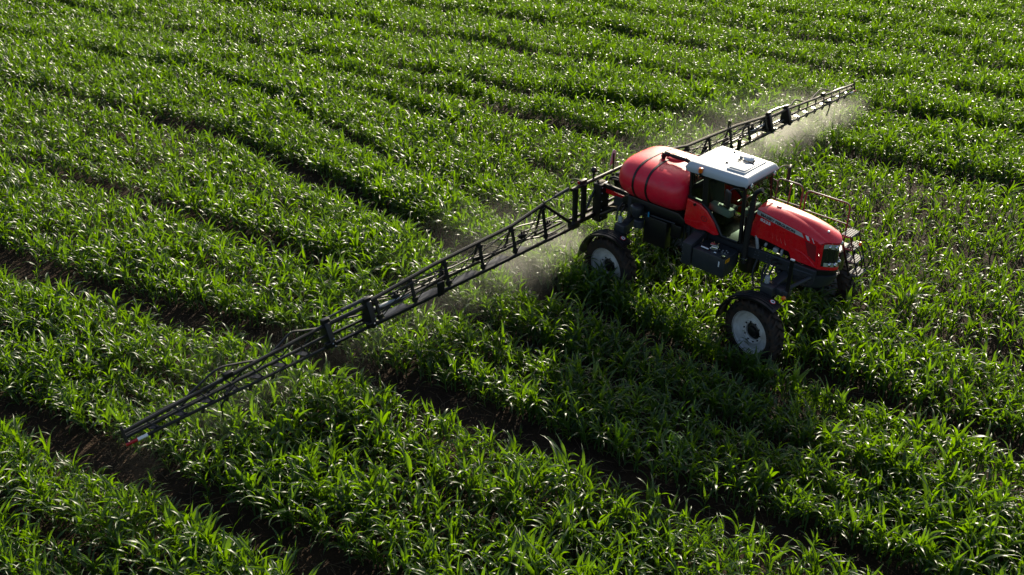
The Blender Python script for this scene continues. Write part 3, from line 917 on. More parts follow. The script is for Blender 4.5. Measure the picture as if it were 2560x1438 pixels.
# seat, column, console
b = nb(); box(b, (-1.84, 0, 2.48), (.46, .48, .13), bev=.05, seg=3); box(b, (-2.06, 0, 2.80), (.14, .46, .58), (0, -.12, 0), .06, 3); box(b, (-2.12, 0, 3.14), (.10, .26, .16), (0, -.12, 0), .04, 3)
seat = part('seat', b, SEATC, cab)
b = nb(); box(b, (-1.84, 0, 2.30), (.36, .36, .26), bev=.03); part('seat_base', b, BLACK, cab)
b = nb(); box(b, (-1.70, -.33, 2.62), (.56, .20, .18), (0, .10, 0), .04, 3); con = part('armrest_console', b, PALE, cab)
b = nb(); box(b, (-1.64, -.33, 2.718), (.24, .09, .02), (0, .10, 0), .006); part('control_pad', b, BLACK, con)
b = nb(); box(b, (-1.14, 0, 2.60), (.16, .62, .34), (0, -.2, 0), .05, 3); part('dashboard', b, PALE, cab)
b = nb(); tube(b, [(-1.16, 0, 2.55), (-1.34, 0, 2.86)], .04, 8); tube(b, [(-1.36 + .16 * math.cos(t) * .85, .19 * math.sin(t), 2.88 + .10 * math.cos(t)) for t in np.linspace(0, 2 * math.pi, 21)], .016, 6)
part('steering_wheel', b, BLACK, cab)
# roof
b = nb(); NXR, NYR = 16, 14


def roof_pt(u, v):
    # rounded slab, a little wider at the back, crown in the middle
    x = -2.50 + 1.50 * u; hw = .70 - .08 * u
    y = hw * v
    ed = min(1, (1 - abs(2 * u - 1)) / .13, (1 - abs(v)) / .16)
    ed = max(0, ed)
    return Vector((x, y, 3.50 + .11 * (1 - (1 - ed) ** 2.2) + .03 * (1 - v * v) * (1 - .5 * u)))


us2 = sorted(set(list(np.linspace(0, .07, 6)) + list(np.linspace(.07, .93, 15)) + list(np.linspace(.93, 1, 6))))
vs2 = sorted(set(list(np.linspace(-1, -.84, 6)) + list(np.linspace(-.84, .84, 13)) + list(np.linspace(.84, 1, 6))))
G = [[b.verts.new(roof_pt(u, v)) for v in vs2] for u in us2]
for i in range(len(us2) - 1):
    for j in range(len(vs2) - 1): b.faces.new((G[i][j], G[i][j + 1], G[i + 1][j + 1], G[i + 1][j]))
edge = [G[i][0] for i in range(len(us2))] + [G[-1][j] for j in range(1, len(vs2))] + [G[i][-1] for i in range(len(us2) - 2, -1, -1)] + [G[0][j] for j in range(len(vs2) - 2, 0, -1)]
cen = Vector((-1.75, 0, 0))
low = [b.verts.new((v.co.x + (cen.x - v.co.x) * .05, v.co.y * .95, 3.40)) for v in edge]
n = len(edge)
for i in range(n): b.faces.new((edge[i], edge[(i + 1) % n], low[(i + 1) % n], low[i]))
b.faces.new(low)
roof = part('roof', b, ROOFW, cab, 50)
b = nb(); prism(b, [(-1.64, -.46), (-1.20, -.44), (-1.20, .44), (-1.64, .46)], 'z', 3.60, 3.655, .022); part('roof_hatch', b, ROOFW, roof)
b = nb(); prism(b, [(-1.60, -.40), (-1.24, -.385), (-1.24, .385), (-1.60, .40)], 'z', 3.657, 3.672, .006); part('hatch_lid', b, ROOFW, roof)
b = nb(); lathe(b, [(1e-4, .075), (.05, .072), (.10, .055), (.125, .02), (.12, 0)], (-1.50, .20, 3.69), 'z', 24); part('satellite_dome', b, WHITE, roof)
b = nb(); lathe(b, [(1e-4, .05), (.03, .045), (.042, .01), (.042, -.02)], (-1.70, .22, 3.66), 'z', 14); part('roof_beacon_base', b, GALV, roof)
b = nb(); tube(b, [(-1.72, .10, 3.64), (-1.62, .16, 3.70), (-1.42, .28, 3.80), (-1.36, .46, 3.72), (-1.44, .52, 3.66)], .006, 5, curve=8); tube(b, [(-1.66, .02, 3.67), (-1.50, -.06, 3.70), (-1.38, .06, 3.69)], .006, 5, curve=6)
tube(b, [(-1.72, .10, 3.655), (-1.30, .06, 3.685)], .012, 6); tube(b, [(-1.35, .10, 3.66), (-1.32, .14, 3.73)], .018, 6); part('dome_cable', b, BLACK, roof)
b = nb(); span(b, (-2.36, -.30, 3.634), (-1.80, .30, 3.640), .018, .008, .002); part('roof_groove', b, GALV, roof)
b = nb(); span(b, (-2.30, .34, 3.634), (-1.86, -.26, 3.640), .018, .008, .002); part('roof_groove', b, ROOFW, roof)
b = nb(); box(b, (-1.80, -.18, 3.645), (.07, .025, .022), (0, 0, .6), .006); part('roof_vent', b, BLACK, roof)
b = nb(); lathe(b, [(1e-4, .03), (.02, .025), (.025, 0)], (-2.0, .44, 3.625), 'z', 10); tube(b, [(-2.0, .44, 3.64), (-2.06, .50, 3.86)], .005, 5); part('aerial', b, BLACK, roof)
b = nb(); lathe(b, [(1e-4, .10), (.035, .095), (.05, .08), (.052, .0), (.045, -.012), (.001, -.012)], (-2.10, -.70, 3.49), 'z', 16); bc = part('beacon', b, ORANGE, cab)
b = nb(); tube(b, [(-2.10, -.70, 3.475), (-2.10, -.70, 3.40), (-2.08, -.62, 3.38)], .028, 8); part('beacon_stem', b, BLACK, bc)
b = nb(); prism(b, [(-1.04, 3.37), (-.995, 3.40), (-.985, 3.475), (-1.04, 3.475)], 'y', -.56, .56, .008); fa = part('lamp_bar', b, BLACK, cab)
for y in (-.46, .46):
    b = nb(); lathe(b, [(.001, .012), (.045, .010), (.055, -.01)], (-.985, y, 3.435), 'x', 16); part('work_lamp', b, LENS, fa)
b = nb(); lathe(b, [(.001, .01), (.02, .008), (.022, -.01)], (-.985, .12, 3.44), 'x', 8); part('marker_lamp', b, REDLENS, fa)


def mirror(c, s, arm):
    b = nb(); box(b, c, (.07, .21, .37), (0, 0, R(58 if s < 0 else 20)), .035, 3); o = part('mirror', b, RUBBER, cab)
    b = nb(); tube(b, arm, .014, 8, curve=5); part('mirror_arm', b, BLACK, o)


mirror((-1.27, -.88, 3.20), -1, [(-1.10, -.58, 3.34), (-1.20, -.78, 3.42), (-1.26, -.87, 3.36)])
mirror((-1.08, 1.30, 3.14), 1, [(-1.08, .58, 3.36), (-1.08, .95, 3.42), (-1.08, 1.28, 3.32)])
b = nb(); tube(b, [(-1.11, -.57, 3.00), (-1.14, -.74, 2.98), (-1.12, -.78, 2.84), (-1.09, -.60, 2.76)], .013, 6, curve=6); part('grab_handle', b, BLACK, cab)
# exhaust
b = nb(); tube(b, [(-.86, -.60, 1.72), (-.86, -.60, 2.2), (-.83, -.60, 3.18)], .062, 14); tube(b, [(-.83, -.60, 3.16), (-.815, -.60, 3.32), (-.77, -.60, 3.42), (-.66, -.59, 3.50)], .050, 12, curve=5)
ex = part('exhaust_stack', b, RUBBER, SP)
b = nb(); lathe(b, [(.066, -.02), (.078, -.015), (.078, .015), (.066, .02)], (-.86, -.60, 1.83), 'z', 14); part('exhaust_clamp', b, STEEL, ex)

# ------------------------------------------------------------------ tank
b = nb(); n1, n2 = 48, 40; rows = []
TC = Vector((-3.36, 0, 2.74)); TA = (.93, .93, .50)


def sp_(t, e): return math.copysign(abs(t) ** e, t)


for i in range(n1 + 1):
    om = -math.pi / 2 + math.pi * i / n1; ring = []
    cx, sx = sp_(math.cos(om), .42), sp_(math.sin(om), .42)
    for j in range(n2):
        ph = 2 * math.pi * j / n2
        yv = sp_(math.cos(ph), .62); zv = sp_(math.sin(ph), .80)
        z = TC.z + TA[2] * cx * zv
        lowr = max(0, -zv)
        ring.append(b.verts.new((TC.x + TA[0] * sx, TC.y + TA[1] * cx * yv * (1 - .14 * lowr), z)))
    rows.append(ring)
for i in range(n1):
    for j in range(n2): b.faces.new((rows[i][j], rows[i][(j + 1) % n2], rows[i + 1][(j + 1) % n2], rows[i + 1][j]))
bmesh.ops.remove_doubles(b, verts=b.verts, dist=.0005)
tank = part('spray_tank', b, TANKRED, SP, 0)
tank.data.polygons.foreach_set('use_smooth', [True] * len(tank.data.polygons))


def tank_ring(x, off, w):
    b = nb(); R0 = []
    for xx in (x - w / 2, x + w / 2):
        sx = (xx - TC.x) / TA[0]; om = math.asin(max(-1, min(1, math.copysign(abs(sx) ** (1 / .42), sx)))); cx = sp_(math.cos(om), .42)
        for o in (off, -.01):
            ring = []
            for j in range(64):
                ph = 2 * math.pi * j / 64; yv = sp_(math.cos(ph), .62); zv = sp_(math.sin(ph), .80); lowr = max(0, -zv)
                ring.append(b.verts.new((xx, (TA[1] * cx + o) * yv * (1 - .14 * lowr), TC.z + (TA[2] * cx + o) * zv)))
            R0.append(ring)
    for (p, q) in ((0, 2), (0, 1), (2, 3)):
        for j in range(64): b.faces.new((R0[p][j], R0[p][(j + 1) % 64], R0[q][(j + 1) % 64], R0[q][j]))
    return part('tank_strap', b, BLACK, tank)


tank_ring(-3.68, .012, .05); tank_ring(-3.32, .012, .05)
b = nb(); lathe(b, [(.001, .05), (.20, .05), (.23, .03), (.24, -.04)], (-3.25, .10, 3.235), 'z', 28); part('tank_lid', b, TANKRED, tank)
b = nb()
lathe(b, [(.09, -.05), (.09, .0), (.05, .02), (.05, .05), (.065, .06), (.065, .09), (.045, .10), (.045, .16), (.001, .16)], (-3.46, -.12, 3.22), 'z', 16)
tube(b, [(-3.46, -.12, 3.34), (-3.38, -.12, 3.36), (-3.20, -.12, 3.36), (-2.82, -.12, 3.36)], .038, 10); tube(b, [(-3.42, -.12, 3.36), (-3.32, -.12, 3.36)], .055, 10)
tube(b, [(-3.22, -.12, 3.36), (-2.90, -.12, 3.36)], .048, 10)
tube(b, [(-2.86, -.12, 3.37), (-2.76, -.12, 3.35), (-2.74, -.12, 3.22)], .055, 10)
lathe(b, [(.10, -.03), (.10, .02), (.06, .03), (.06, .07), (.075, .08), (.075, .11), (.05, .12), (.001, .12)], (-2.74, -.12, 3.16), 'z', 16)
part('filler_pipe', b, BLACK, tank)
for x in (-3.46, -2.74):
    b = nb(); lathe(b, [(.001, .035), (.11, .035), (.15, .0), (.16, -.05)], (x, -.12, 3.185 if x < -3 else 3.13), 'z', 20); part('tank_boss', b, TANKRED, tank)
b = nb(); tube(b, [(-2.52, -.30, 3.36), (-2.47, -.32, 3.1), (-2.46, -.40, 2.7), (-2.45, -.5, 2.3)], .022, 8, curve=6); tube(b, [(-2.50, -.2, 3.3), (-2.46, -.24, 3.0), (-2.44, -.34, 2.6)], .018, 8, curve=6); part('overflow_hose', b, RUBBER, tank)
b = nb(); prism(b, [(-4.18, 2.06), (-2.42, 2.06), (-2.42, 2.20), (-2.6, 2.31), (-4.02, 2.31), (-4.18, 2.20)], 'y', -.62, .62, .02); part('tank_cradle', b, BLACK, SP)
b = nb(); box(b, (-3.12, -.62, 1.70), (.62, .22, .66), bev=.02); box(b, (-2.62, -.58, 1.86), (.28, .12, .30), bev=.015); tube(b, [(-3.42, -.70, 2.06), (-2.6, -.70, 2.08)], .03, 8)
pb = part('pump_box', b, BLACK, SP)
b = nb(); tube(b, [(-3.30, -.76, 2.16), (-3.30, -.76, 2.04)], .018, 8); part('blue_valve', b, mat('blue_plastic', (.01, .22, .42), .4), pb)
b = nb(); lathe(b, [(1e-4, .13), (.11, .13), (.15, .10), (.16, .06), (.16, -.02), (.12, -.10), (.08, -.16), (1e-4, -.16)], (-3.66, -.72, 2.08), 'z', 24); part('filter_canister', b, SLATE, SP)
b = nb(); lathe(b, [(1e-4, .05), (.10, .05), (.12, .03), (.12, -.12), (1e-4, -.12)], (-3.52, -.80, 1.86), 'z', 20); part('filter_canister', b, SLATE, SP)
b = nb(); span(b, (-2.50, -.47, 1.42), (-2.50, -.47, 2.06), .07, .07); span(b, (-2.36, -.47, 1.42), (-2.36, -.47, 2.06), .05, .05); span(b, (-3.95, -.60, 1.75), (-3.95, -.60, 2.30), .06, .10); span(b, (-3.95, .60, 1.75), (-3.95, .60, 2.30), .06, .10)
part('tank_stay', b, SLATE, SP)

# ------------------------------------------------------------------ fuel tank on the right side
b = nb(); prism(b, [(-1.10, 1.925), (-.52, 1.925), (-.52, 1.60), (-.72, 1.47), (-1.10, 1.47)], 'x', -1.84, -1.03, .018); fb = part('fuel_tank', b, SLATE, SP)
b = nb(); prism(b, [(-1.12, 1.98), (-.55, 2.12), (-.52, 2.12), (-.52, 1.60), (-.72, 1.46), (-1.12, 1.46)], 'x', -2.10, -1.865, .012); part('battery_box', b, SLATE, SP)
b = nb(); tube(b, [(-1.80, -.72, 2.06), (-1.74, -.92, 2.0), (-1.66, -.98, 1.96)], .010, 6, curve=5); part('wire', b, RUBBER, fb)
b = nb(); tube(b, [(-1.70, -.98, 1.955), (-1.50, -1.00, 1.965)], .022, 10); tube(b, [(-1.52, -.92, 1.96), (-1.42, -.88, 1.97)], .022, 10); box(b, (-1.43, -.86, 1.985), (.16, .18, .10), (0, 0, .3), .02); box(b, (-1.46, -.84, 2.05), (.17, .16, .014), (0, .05, .3), .004); tube(b, [(-1.36, -1.0, 1.94), (-1.30, -1.01, 1.95)], .020, 8)
part('shut_off_valve', b, STEEL, fb)
b = nb(); lathe(b, [(.001, .02), (.09, .02), (.10, .0)], (-1.20, -.84, 1.928), 'z', 18); fp = part('sender_plate', b, SLATE, fb)
bolts(fp, [(-1.20 + .065 * math.cos(a), -.84 + .065 * math.sin(a), 1.952) for a in np.linspace(0.3, 6.58, 5, endpoint=False)], 'z', .012)
bolts(fp, [(-1.36, -.80, 1.932)], 'z', .018)
b = nb(); lathe(b, [(.001, .05), (.04, .045), (.045, .03), (.045, -.02)], (-1.09, -1.06, 1.94), 'z', 14); part('fuel_cap', b, BLACK, fb)
b = nb(); box(b, (-1.16, -1.104, 1.77), (.028, .012, .13), bev=.004); part('sight_glass', b, WHITE, fb)
b = nb(); box(b, (-1.028, -.99, 1.86), (.006, .16, .085)); yl = part('warning_label', b, YELLOW, fb)
b = nb(); box(b, (-1.0235, -.99, 1.875), (.004, .06, .008)); box(b, (-1.0235, -1.03, 1.85), (.004, .03, .02)); part('label_print', b, INK, yl)
bolts(fb, [(-2.09, -1.123, z) for z in (1.90, 1.74, 1.58, 1.50)], 'y', .010)

# ------------------------------------------------------------------ walkway, railing, ladder on the left
b = nb(); box(b, (-.25, .76, 2.10), (1.90, .56, .05), bev=.01); span(b, (.6, .45, 2.06), (.6, 1.02, 2.06), .06, .06); span(b, (-1.0, .45, 2.06), (-1.0, 1.02, 2.06), .06, .06)
part('walkway', b, BLACK, SP)


def rail(P, r=.020):
    b = nb(); tube(b, P, r, 8); return b


def loop(x0, x1, y, z0, zt, lowz, rad=.09):
    P = [(x0, y, z0), (x0, y, zt - rad), (x0 + rad * .3, y, zt - rad * .3), (x0 + rad, y, zt), (x1 - rad, y, zt), (x1 - rad * .3, y, zt - rad * .3), (x1, y, zt - rad), (x1, y, z0)]
    b = nb(); tube(b, P, .020, 8); tube(b, [(x0, y, lowz), (x1, y, lowz)], .017, 8)
    return part('railing', b, BROWN, SP)


loop(-.46, .56, 1.0, 2.12, 3.03, 2.56)
loop(-1.16, -.55, 1.0, 2.12, 3.10, 2.60)
b = nb(); tube(b, [(-1.16, 1.0, 2.6), (-1.55, .90, 2.70), (-1.62, .70, 2.9)], .018, 8); tube(b, [(-1.16, 1.0, 3.02), (-1.5, .92, 3.10), (-1.6, .70, 3.14)], .018, 8); tube(b, [(-.86, 1.0, 2.12), (-.84, 1.0, 3.06)], .018, 8)
part('railing', b, BROWN, SP)
b = nb(); tube(b, [(.56, 1.0, 2.56), (.70, .98, 2.50), (.80, .96, 2.36)], .018, 8, curve=4); part('railing', b, BROWN, SP)


def tread(c, w=.37, d=.20):
    b = nb(); x, y, z = c
    for dx in (-d / 2, d / 2): span(b, (x + dx, y - w / 2, z), (x + dx, y + w / 2, z), .012, .045, .002)
    for dy in (-w / 2, w / 2): span(b, (x - d / 2, y + dy, z), (x + d / 2, y + dy, z), .012, .045, .002)
    for k in range(1, 4): span(b, (x - d / 2 + d * k / 4, y - w / 2, z + .006), (x - d / 2 + d * k / 4, y + w / 2, z + .006), .014, .03, 0)
    for k in range(1, 7): span(b, (x - d / 2, y - w / 2 + w * k / 7, z + .008), (x + d / 2, y - w / 2 + w * k / 7, z + .008), .014, .03, 0)
    return part('ladder_tread', b, GRATE, lad)


lad = bpy.data.objects.new('ladder', None); C.objects.link(lad); lad.parent = SP
for k in range(4):
    t = k / 3
    tread((.77 + .31 * t, .75, 2.51 - .80 * t))
for y in (.56, .945):
    b = nb(); span(b, (.66, y, 2.52), (1.00, y, 1.66), .018, .05, .004, (1, 0, 0)); part('stringer', b, BLACK, lad)
    b = nb(); span(b, (.86, y, 2.54), (1.18, y, 1.68), .014, .03, .004, (1, 0, 0)); part('stringer', b, BLACK, lad)
for y in (.545, .96):
    b = nb(); tube(b, [(.88, y, 2.30), (1.06, y, 2.34), (1.22, y, 2.06), (1.20, y, 1.82), (1.08, y, 1.74)], .013, 7, curve=6); part('ladder_handrail', b, BLACK, lad)
b = nb(); box(b, (.98, .86, 2.30), (.05, .05, .08), bev=.008); part('ladder_reflector', b, ORANGE, lad)
b = nb(); box(b, (.66, .62, 1.9), (.20, .30, .5), bev=.02); span(b, (.5, .42, 2.0), (.74, .90, 2.05), .08, .10); part('ladder_bracket', b, BLACK, SP)

# ------------------------------------------------------------------ boom
def bx(y): return -5.03 + .0164 * y
def bz(y): return 1.41 - .0023 * abs(y)


TOPZ = [(1.30, 2.40), (2.27, 2.25), (3.3, 2.07), (5.6, 2.0), (7.3, 1.84), (8.4, 1.88), (9.9, 1.82), (11, 1.75), (12.5, 1.68)]


def bt(y): return float(np.interp(abs(y), [q[0] for q in TOPZ], [q[1] for q in TOPZ]))


b = nb()
for y in (-1.28, -.98, .98, 1.28): span(b, (-5.04, y, 1.40), (-5.04, y, 2.38), .10, .11, .012, (0, 1, 0))
tube(b, [(-5.05, -1.42, 2.37), (-5.05, 1.42, 2.37)], .045, 10)
span(b, (-5.03, -1.35, 1.46), (-5.03, 1.35, 1.46), .10, .12, .012)
span(b, (-5.20, -1.30, 1.50), (-5.20, 1.30, 1.50), .06, .07, .01)
for s in (-1, 1):
    span(b, (-5.04, s * .98, 1.5), (-5.04, s * .45, 2.3), .05, .05); span(b, (-5.04, s * .45, 1.5), (-5.04, s * .1, 2.3), .05, .05)
    box(b, (-5.05, s * 1.30, 1.42), (.18, .26, .16), bev=.03)
cf = part('boom_centre_frame', b, BLACK, SP)
for s in (-1, 1):
    b = nb(); box(b, (-4.96, s * .42, 1.78), (.24, .34, .98), bev=.02); part('lift_tower', b, BLACK, SP)
bolts(cf, [(-4.835, -.42 + dy, z) for dy in (-.12, .12) for z in (1.4, 1.62, 1.84, 2.06, 2.2)], 'x', .014)
for s in (-1, 1):
    for (z0, z1, m, nm) in ((2.24, 2.22, BLACK, 'upper_link'), (1.62, 1.86, BLACK, 'lower_link')):
        b = nb(); span(b, (-4.86, s * .45, z0), (-4.10, s * .45, z1), .07, .11, .01); part(nm, b, m, SP)
    b = nb(); span(b, (-4.86, s * .36, 2.08), (-4.05, s * .36, 2.02), .06, .12, .01); part('tank_support_arm', b, RED, SP)
    b = nb(); tube(b, [(-4.80, s * .58, 1.52), (-4.40, s * .58, 1.80)], .045, 10); tube(b, [(-4.40, s * .58, 1.80), (-4.08, s * .58, 2.02)], .026, 10); part('lift_ram', b, BLACK, SP)
    b = nb(); tube(b, [(-4.9, s * .2, 2.30), (-4.7, s * .24, 2.42), (-4.4, s * .26, 2.38), (-4.15, s * .3, 2.2)], .030, 8, curve=6); tube(b, [(-4.9, s * .12, 2.26), (-4.6, s * .16, 2.32), (-4.3, s * .2, 2.16)], .022, 8, curve=6); part('feed_hose', b, RUBBER, SP)
    b = nb(); box(b, (-5.05, s * 1.02, 2.455), (.10, .22, .10), bev=.02, seg=2); tl = part('tail_lamp', b, RUBBER, cf)
    b = nb(); box(b, (-5.09 if s > 0 else -5.07, s * 1.145, 2.455), (.07, .012, .06)); part('lamp_lens', b, ORANGE if s > 0 else REDLENS, cf)
b = nb(); prism(b, [(-.02, 2.52), (.16, 2.62), (.20, 2.86), (.12, 2.92), (.06, 2.92), (-.02, 2.62)], 'x', -5.06, -5.045, .004); sg = part('rear_marker_plate', b, mat('grey_blue_paint', (.30, .36, .40), .5), cf)
b = nb(); span(b, (-5.03, .09, 2.42), (-5.03, .09, 2.84), .02, .045, .004, (0, 1, 0)); part('marker_stem', b, BLACK, cf)
b = nb(); bmesh.ops.create_uvsphere(b, u_segments=16, v_segments=10, radius=.075, matrix=Matrix.Translation((-5.05, -.62, 2.62))); tube(b, [(-5.05, -.62, 2.56), (-5.05, -.62, 2.38)], .022, 8); part('pressure_ball', b, BLACK, cf)


def wing(s):
    def p(y, dx, z): return (bx(s * y) + dx, s * y, z)
    rnd = random.Random(5 + s)
    b = nb()
    Y0, Y1, Y2, Y3 = 1.36, 7.30, 8.40, 12.50
    # inner truss chords
    tube(b, [p(2.27, -.10, bt(2.27))] + [p(y, -.10, bt(y)) for y in (3.3, 4.3, 5.6, 6.5, 7.3)], .042, 8)
    span(b, p(Y0, .08, bz(0)), p(Y1, .08, bz(Y1)), .055, .075, .01)
    span(b, p(Y0, -.30, bz(0)), p(Y1, -.30, bz(Y1)), .050, .060, .01)
    span(b, p(2.27, -.10, bt(2.27)), p(1.40, .0, 1.50), .06, .07, .01)
    # middle and outer chords
    for (ya, yb) in ((Y1 + .05, Y2 - .05),):
        tube(b, [p(ya, -.08, bt(ya) - .06), p(yb, -.08, bt(yb) - .1)], .045, 8)
        span(b, p(ya, .06, bz(ya)), p(yb, .06, bz(yb)), .05, .055, .008); span(b, p(ya, -.22, bz(ya) + .02), p(yb, -.22, bz(yb) + .02), .05, .05, .008)
    tube(b, [p(Y2, -.08, 1.78), p(Y3, -.05, 1.57)], .036, 8)
    tube(b, [p(Y2, .06, bz(Y2)), p(Y3 - .35, .05, bz(Y3))], .030, 8); tube(b, [p(Y2, -.02, bz(Y2) + .20), p(Y3, -.02, bz(Y3) + .09)], .026, 8); tube(b, [p(Y2, -.20, bz(Y2) + .06), p(Y3, -.12, bz(Y3) + .06)], .028, 8)
    w = part('boom_wing', b, BLACK, SP)
    # flat web plates between the lower chords
    for (ya, yb) in ((1.9, 2.25), (2.9, 3.22), (3.5, 4.25), (4.45, 5.2), (5.5, 6.15), (6.4, 7.05)):
        b = nb(); v = [p(ya, .045, bz(ya) + .028), p(yb, .045, bz(yb) + .028), p(yb - .06, -.14, bz(yb) + .022), p(ya + .06, -.14, bz(ya) + .022)]
        t = .012
        A = [b.verts.new(q) for q in v]; B = [b.verts.new((q[0], q[1], q[2] - t)) for q in v]
        b.faces.new(A); b.faces.new(B[::-1])
        for i in range(4): b.faces.new((A[i], A[(i + 1) % 4], B[(i + 1) % 4], B[i]))
        part('web_plate', b, PLATE, w, 0)
    for y in (2.31, 3.31, 4.31, 5.32, 6.25, 7.16):
        b = nb(); span(b, p(y, .06, bz(y)), p(y, -.09, bt(y)), .045, .075, .008, (0, 1, 0)); box(b, p(y, -.06, bt(y) - .09), (.05, .13, .06), bev=.012); box(b, p(y, .03, bz(y) + .10), (.06, .13, .10), bev=.012)
        part('post', b, BLACK, w)
        b = nb(); span(b, p(y, -.30, bz(y)), p(y, -.11, bt(y)), .04, .05, .006, (0, 1, 0)); part('rear_post', b, BLACK, w)
    ys = (2.31, 3.31, 4.31, 5.32, 6.25, 7.16)
    for ya, yb in zip(ys[:-1], ys[1:]):
        b = nb(); tube(b, [p(ya, -.09, bt(ya) - .06), p(yb, .05, bz(yb) + .05)], .011, 6); part('brace', b, BLACK, w)
        b = nb(); tube(b, [p(ya, -.28, bz(ya) + .05), p(yb, -.11, bt(yb) - .05)], .011, 6); part('brace', b, BLACK, w)
    for y in np.linspace(Y2 + .45, Y3 - .6, 7):
        b = nb(); span(b, p(y, .055, bz(y)), p(y + .22, -.07, 1.78 - (y - Y2) * .051), .02, .03, .004, (0, 1, 0)); part('brace', b, BLACK, w)
        b = nb(); span(b, p(y, -.18, bz(y) + .07), p(y - .25, -.07, 1.78 - (y - .25 - Y2) * .051), .02, .03, .004, (0, 1, 0)); part('brace', b, BLACK, w)
        b = nb(); prism(b, [(bx(s * y) + .05, s * y), (bx(s * y) - .18, s * (y + .10)), (bx(s * y) - .18, s * (y + .26)), (bx(s * y) + .05, s * (y + .12))], 'z', bz(y) + .03, bz(y) + .042); part('gusset', b, BLACK, w, 0)
    # folding joints: slab plates, ram between them
    for y, h in ((7.36, .52), (8.36, .48)):
        b = nb(); prism(b, [(bx(s * y) - .24, bz(y) - .05), (bx(s * y) + .11, bz(y) - .05), (bx(s * y) + .11, bz(y) + .10), (bx(s * y) - .02, bz(y) + h - .04), (bx(s * y) - .14, bz(y) + h), (bx(s * y) - .19, bz(y) + h - .06)], 'y', s * (y - .06), s * (y + .06), .012)
        box(b, p(y, -.10, bz(y) + h), (.09, .18, .09), bev=.015); box(b, p(y + .05, .07, bz(y) + .04), (.10, .22, .12), bev=.015)
        hp_ = part('hinge_plate', b, BLACK, w)
        bolts(w, [p(y + dy, .145, bz(y) + dz) for dy, dz in ((-.02, .0), (.03, .08), (0, .18))], 'x', .016)
    b = nb(); tube(b, [p(7.40, -.12, 1.93), p(7.95, -.12, 1.91)], .040, 10); tube(b, [p(7.95, -.12, 1.91), p(8.34, -.12, 1.89)], .022, 10); fr_ = part('folding_ram', b, SLATE, w)
    b = nb(); tube(b, [p(1.46, -.05, 2.40), p(1.90, -.08, 2.33)], .040, 10); tube(b, [p(1.90, -.08, 2.33), p(2.24, -.10, 2.28)], .024, 10); part('wing_ram', b, SLATE, w)
    b = nb(); tube(b, [p(6.30, -.12, bz(0) + .16), p(7.2, -.10, bz(0) + .22)], .035, 10); part('damper_spring', b, GALV, w)
    # hoses looping from post to post
    for k in range(5):
        P = []; y = 1.5 + rnd.uniform(0, .3)
        while y < (8.2 if k < 3 else 7.2):
            P.append(p(y, -.12 + .10 * math.sin(k * 2.1 + y), bz(y) + .14 + .07 * k + .07 * math.sin(y * 2.3 + k * 1.7) + rnd.uniform(-.02, .02))); y += rnd.uniform(.38, .55)
        b = nb(); tube(b, P, (.024, .018, .016, .014, .018)[k], 7, curve=4); part('hose', b, RUBBER, w)
    for (ya, yb, up_) in ((8.5, 9.6, .10), (9.9, 11.3, .09)):
        b = nb(); tube(b, [p(ya, -.12, 1.76 - (ya - 8.4) * .04), p(ya + .3, -.16, 1.83 - (ya - 8.4) * .04), p((ya + yb) / 2, -.20, 1.80 - (ya - 8.4) * .03 + up_ * .8), p(yb - .25, -.16, 1.82 - (yb - 8.4) * .045), p(yb, -.12, 1.76 - (yb - 8.4) * .05)], .022, 8, curve=7); part('hose', b, RUBBER, w)
    b = nb(); tube(b, [p(8.5, -.15, 1.70)] + [p(y, -.15, 1.72 - (y - 8.5) * .045 + .015 * math.sin(y * 5)) for y in np.arange(9, 12.4, .4)], .020, 7, curve=3); part('spray_line', b, GALV if s > 0 else RUBBER, w)
    b = nb(); tube(b, [p(1.5, -.10, bz(1) - .10), p(7.2, -.10, bz(7) - .10)], .016, 7); tube(b, [p(7.5, -.08, bz(7) - .08), p(12.3, -.05, bz(12) - .08)], .014, 7); part('spray_line', b, RUBBER, w)
    first = None
    for k in range(24):
        y = 1.0 + k * .48
        if first is None:
            b = nb(); lathe(b, [(.001, .06), (.022, .06), (.026, .03), (.026, -.02), (.032, -.03), (.032, -.055), (.015, -.065), (.001, -.065)], (0, 0, 0), 'z', 10); box(b, (.03, 0, .02), (.05, .03, .04), bev=.006)
            first = part('nozzle', b, BLACK, w); first.location = p(y, -.10, bz(y) - .13)
        else: again(first, p(y, -.10 if y < 7.4 else -.06, bz(y) - .13))
    # section valves on the posts, in sight as small dark clusters
    v0 = None
    for y in (2.05, 2.9, 4.3, 5.3, 6.6):
        if v0 is None:
            b = nb(); box(b, (0, 0, 0), (.09, .16, .09), bev=.015); tube(b, [(0, -.12, .02), (0, .12, .02)], .03, 8); tube(b, [(0, -.03, .04), (0, -.03, .13)], .026, 8); tube(b, [(0, .05, .04), (0, .05, .12)], .02, 8)
            v0 = part('section_valve', b, BLACK, w); v0.location = p(y, -.14, bz(y) + .24)
        else: again(v0, p(y, -.14, bz(y) + .22 + .05 * math.sin(y * 3)))
    b = nb(); box(b, p(5.60, .10, 1.50), (.05, .18, .34), bev=.02); part('control_box', b, BLACK, w)
    # drop arm near the tip
    b = nb(); tube(b, [p(10.6, .0, 1.46), p(10.72, .10, 1.36), p(10.80, .08, 1.26), p(10.78, .04, .98)], .020, 7); tube(b, [p(10.45, 0, 1.5), p(10.7, .12, 1.46)], .03, 7); box(b, p(10.5, -.06, 1.72), (.10, .18, .12), bev=.02); part('height_sensor', b, BLACK, w)
    # tip: white and red marker rod, reflector
    b = nb(); tube(b, [p(Y3 - .36, .05, bz(Y3)), p(Y3 - .17, .05, bz(Y3))], .030, 8); part('tip_marker_white', b, WHITE, w)
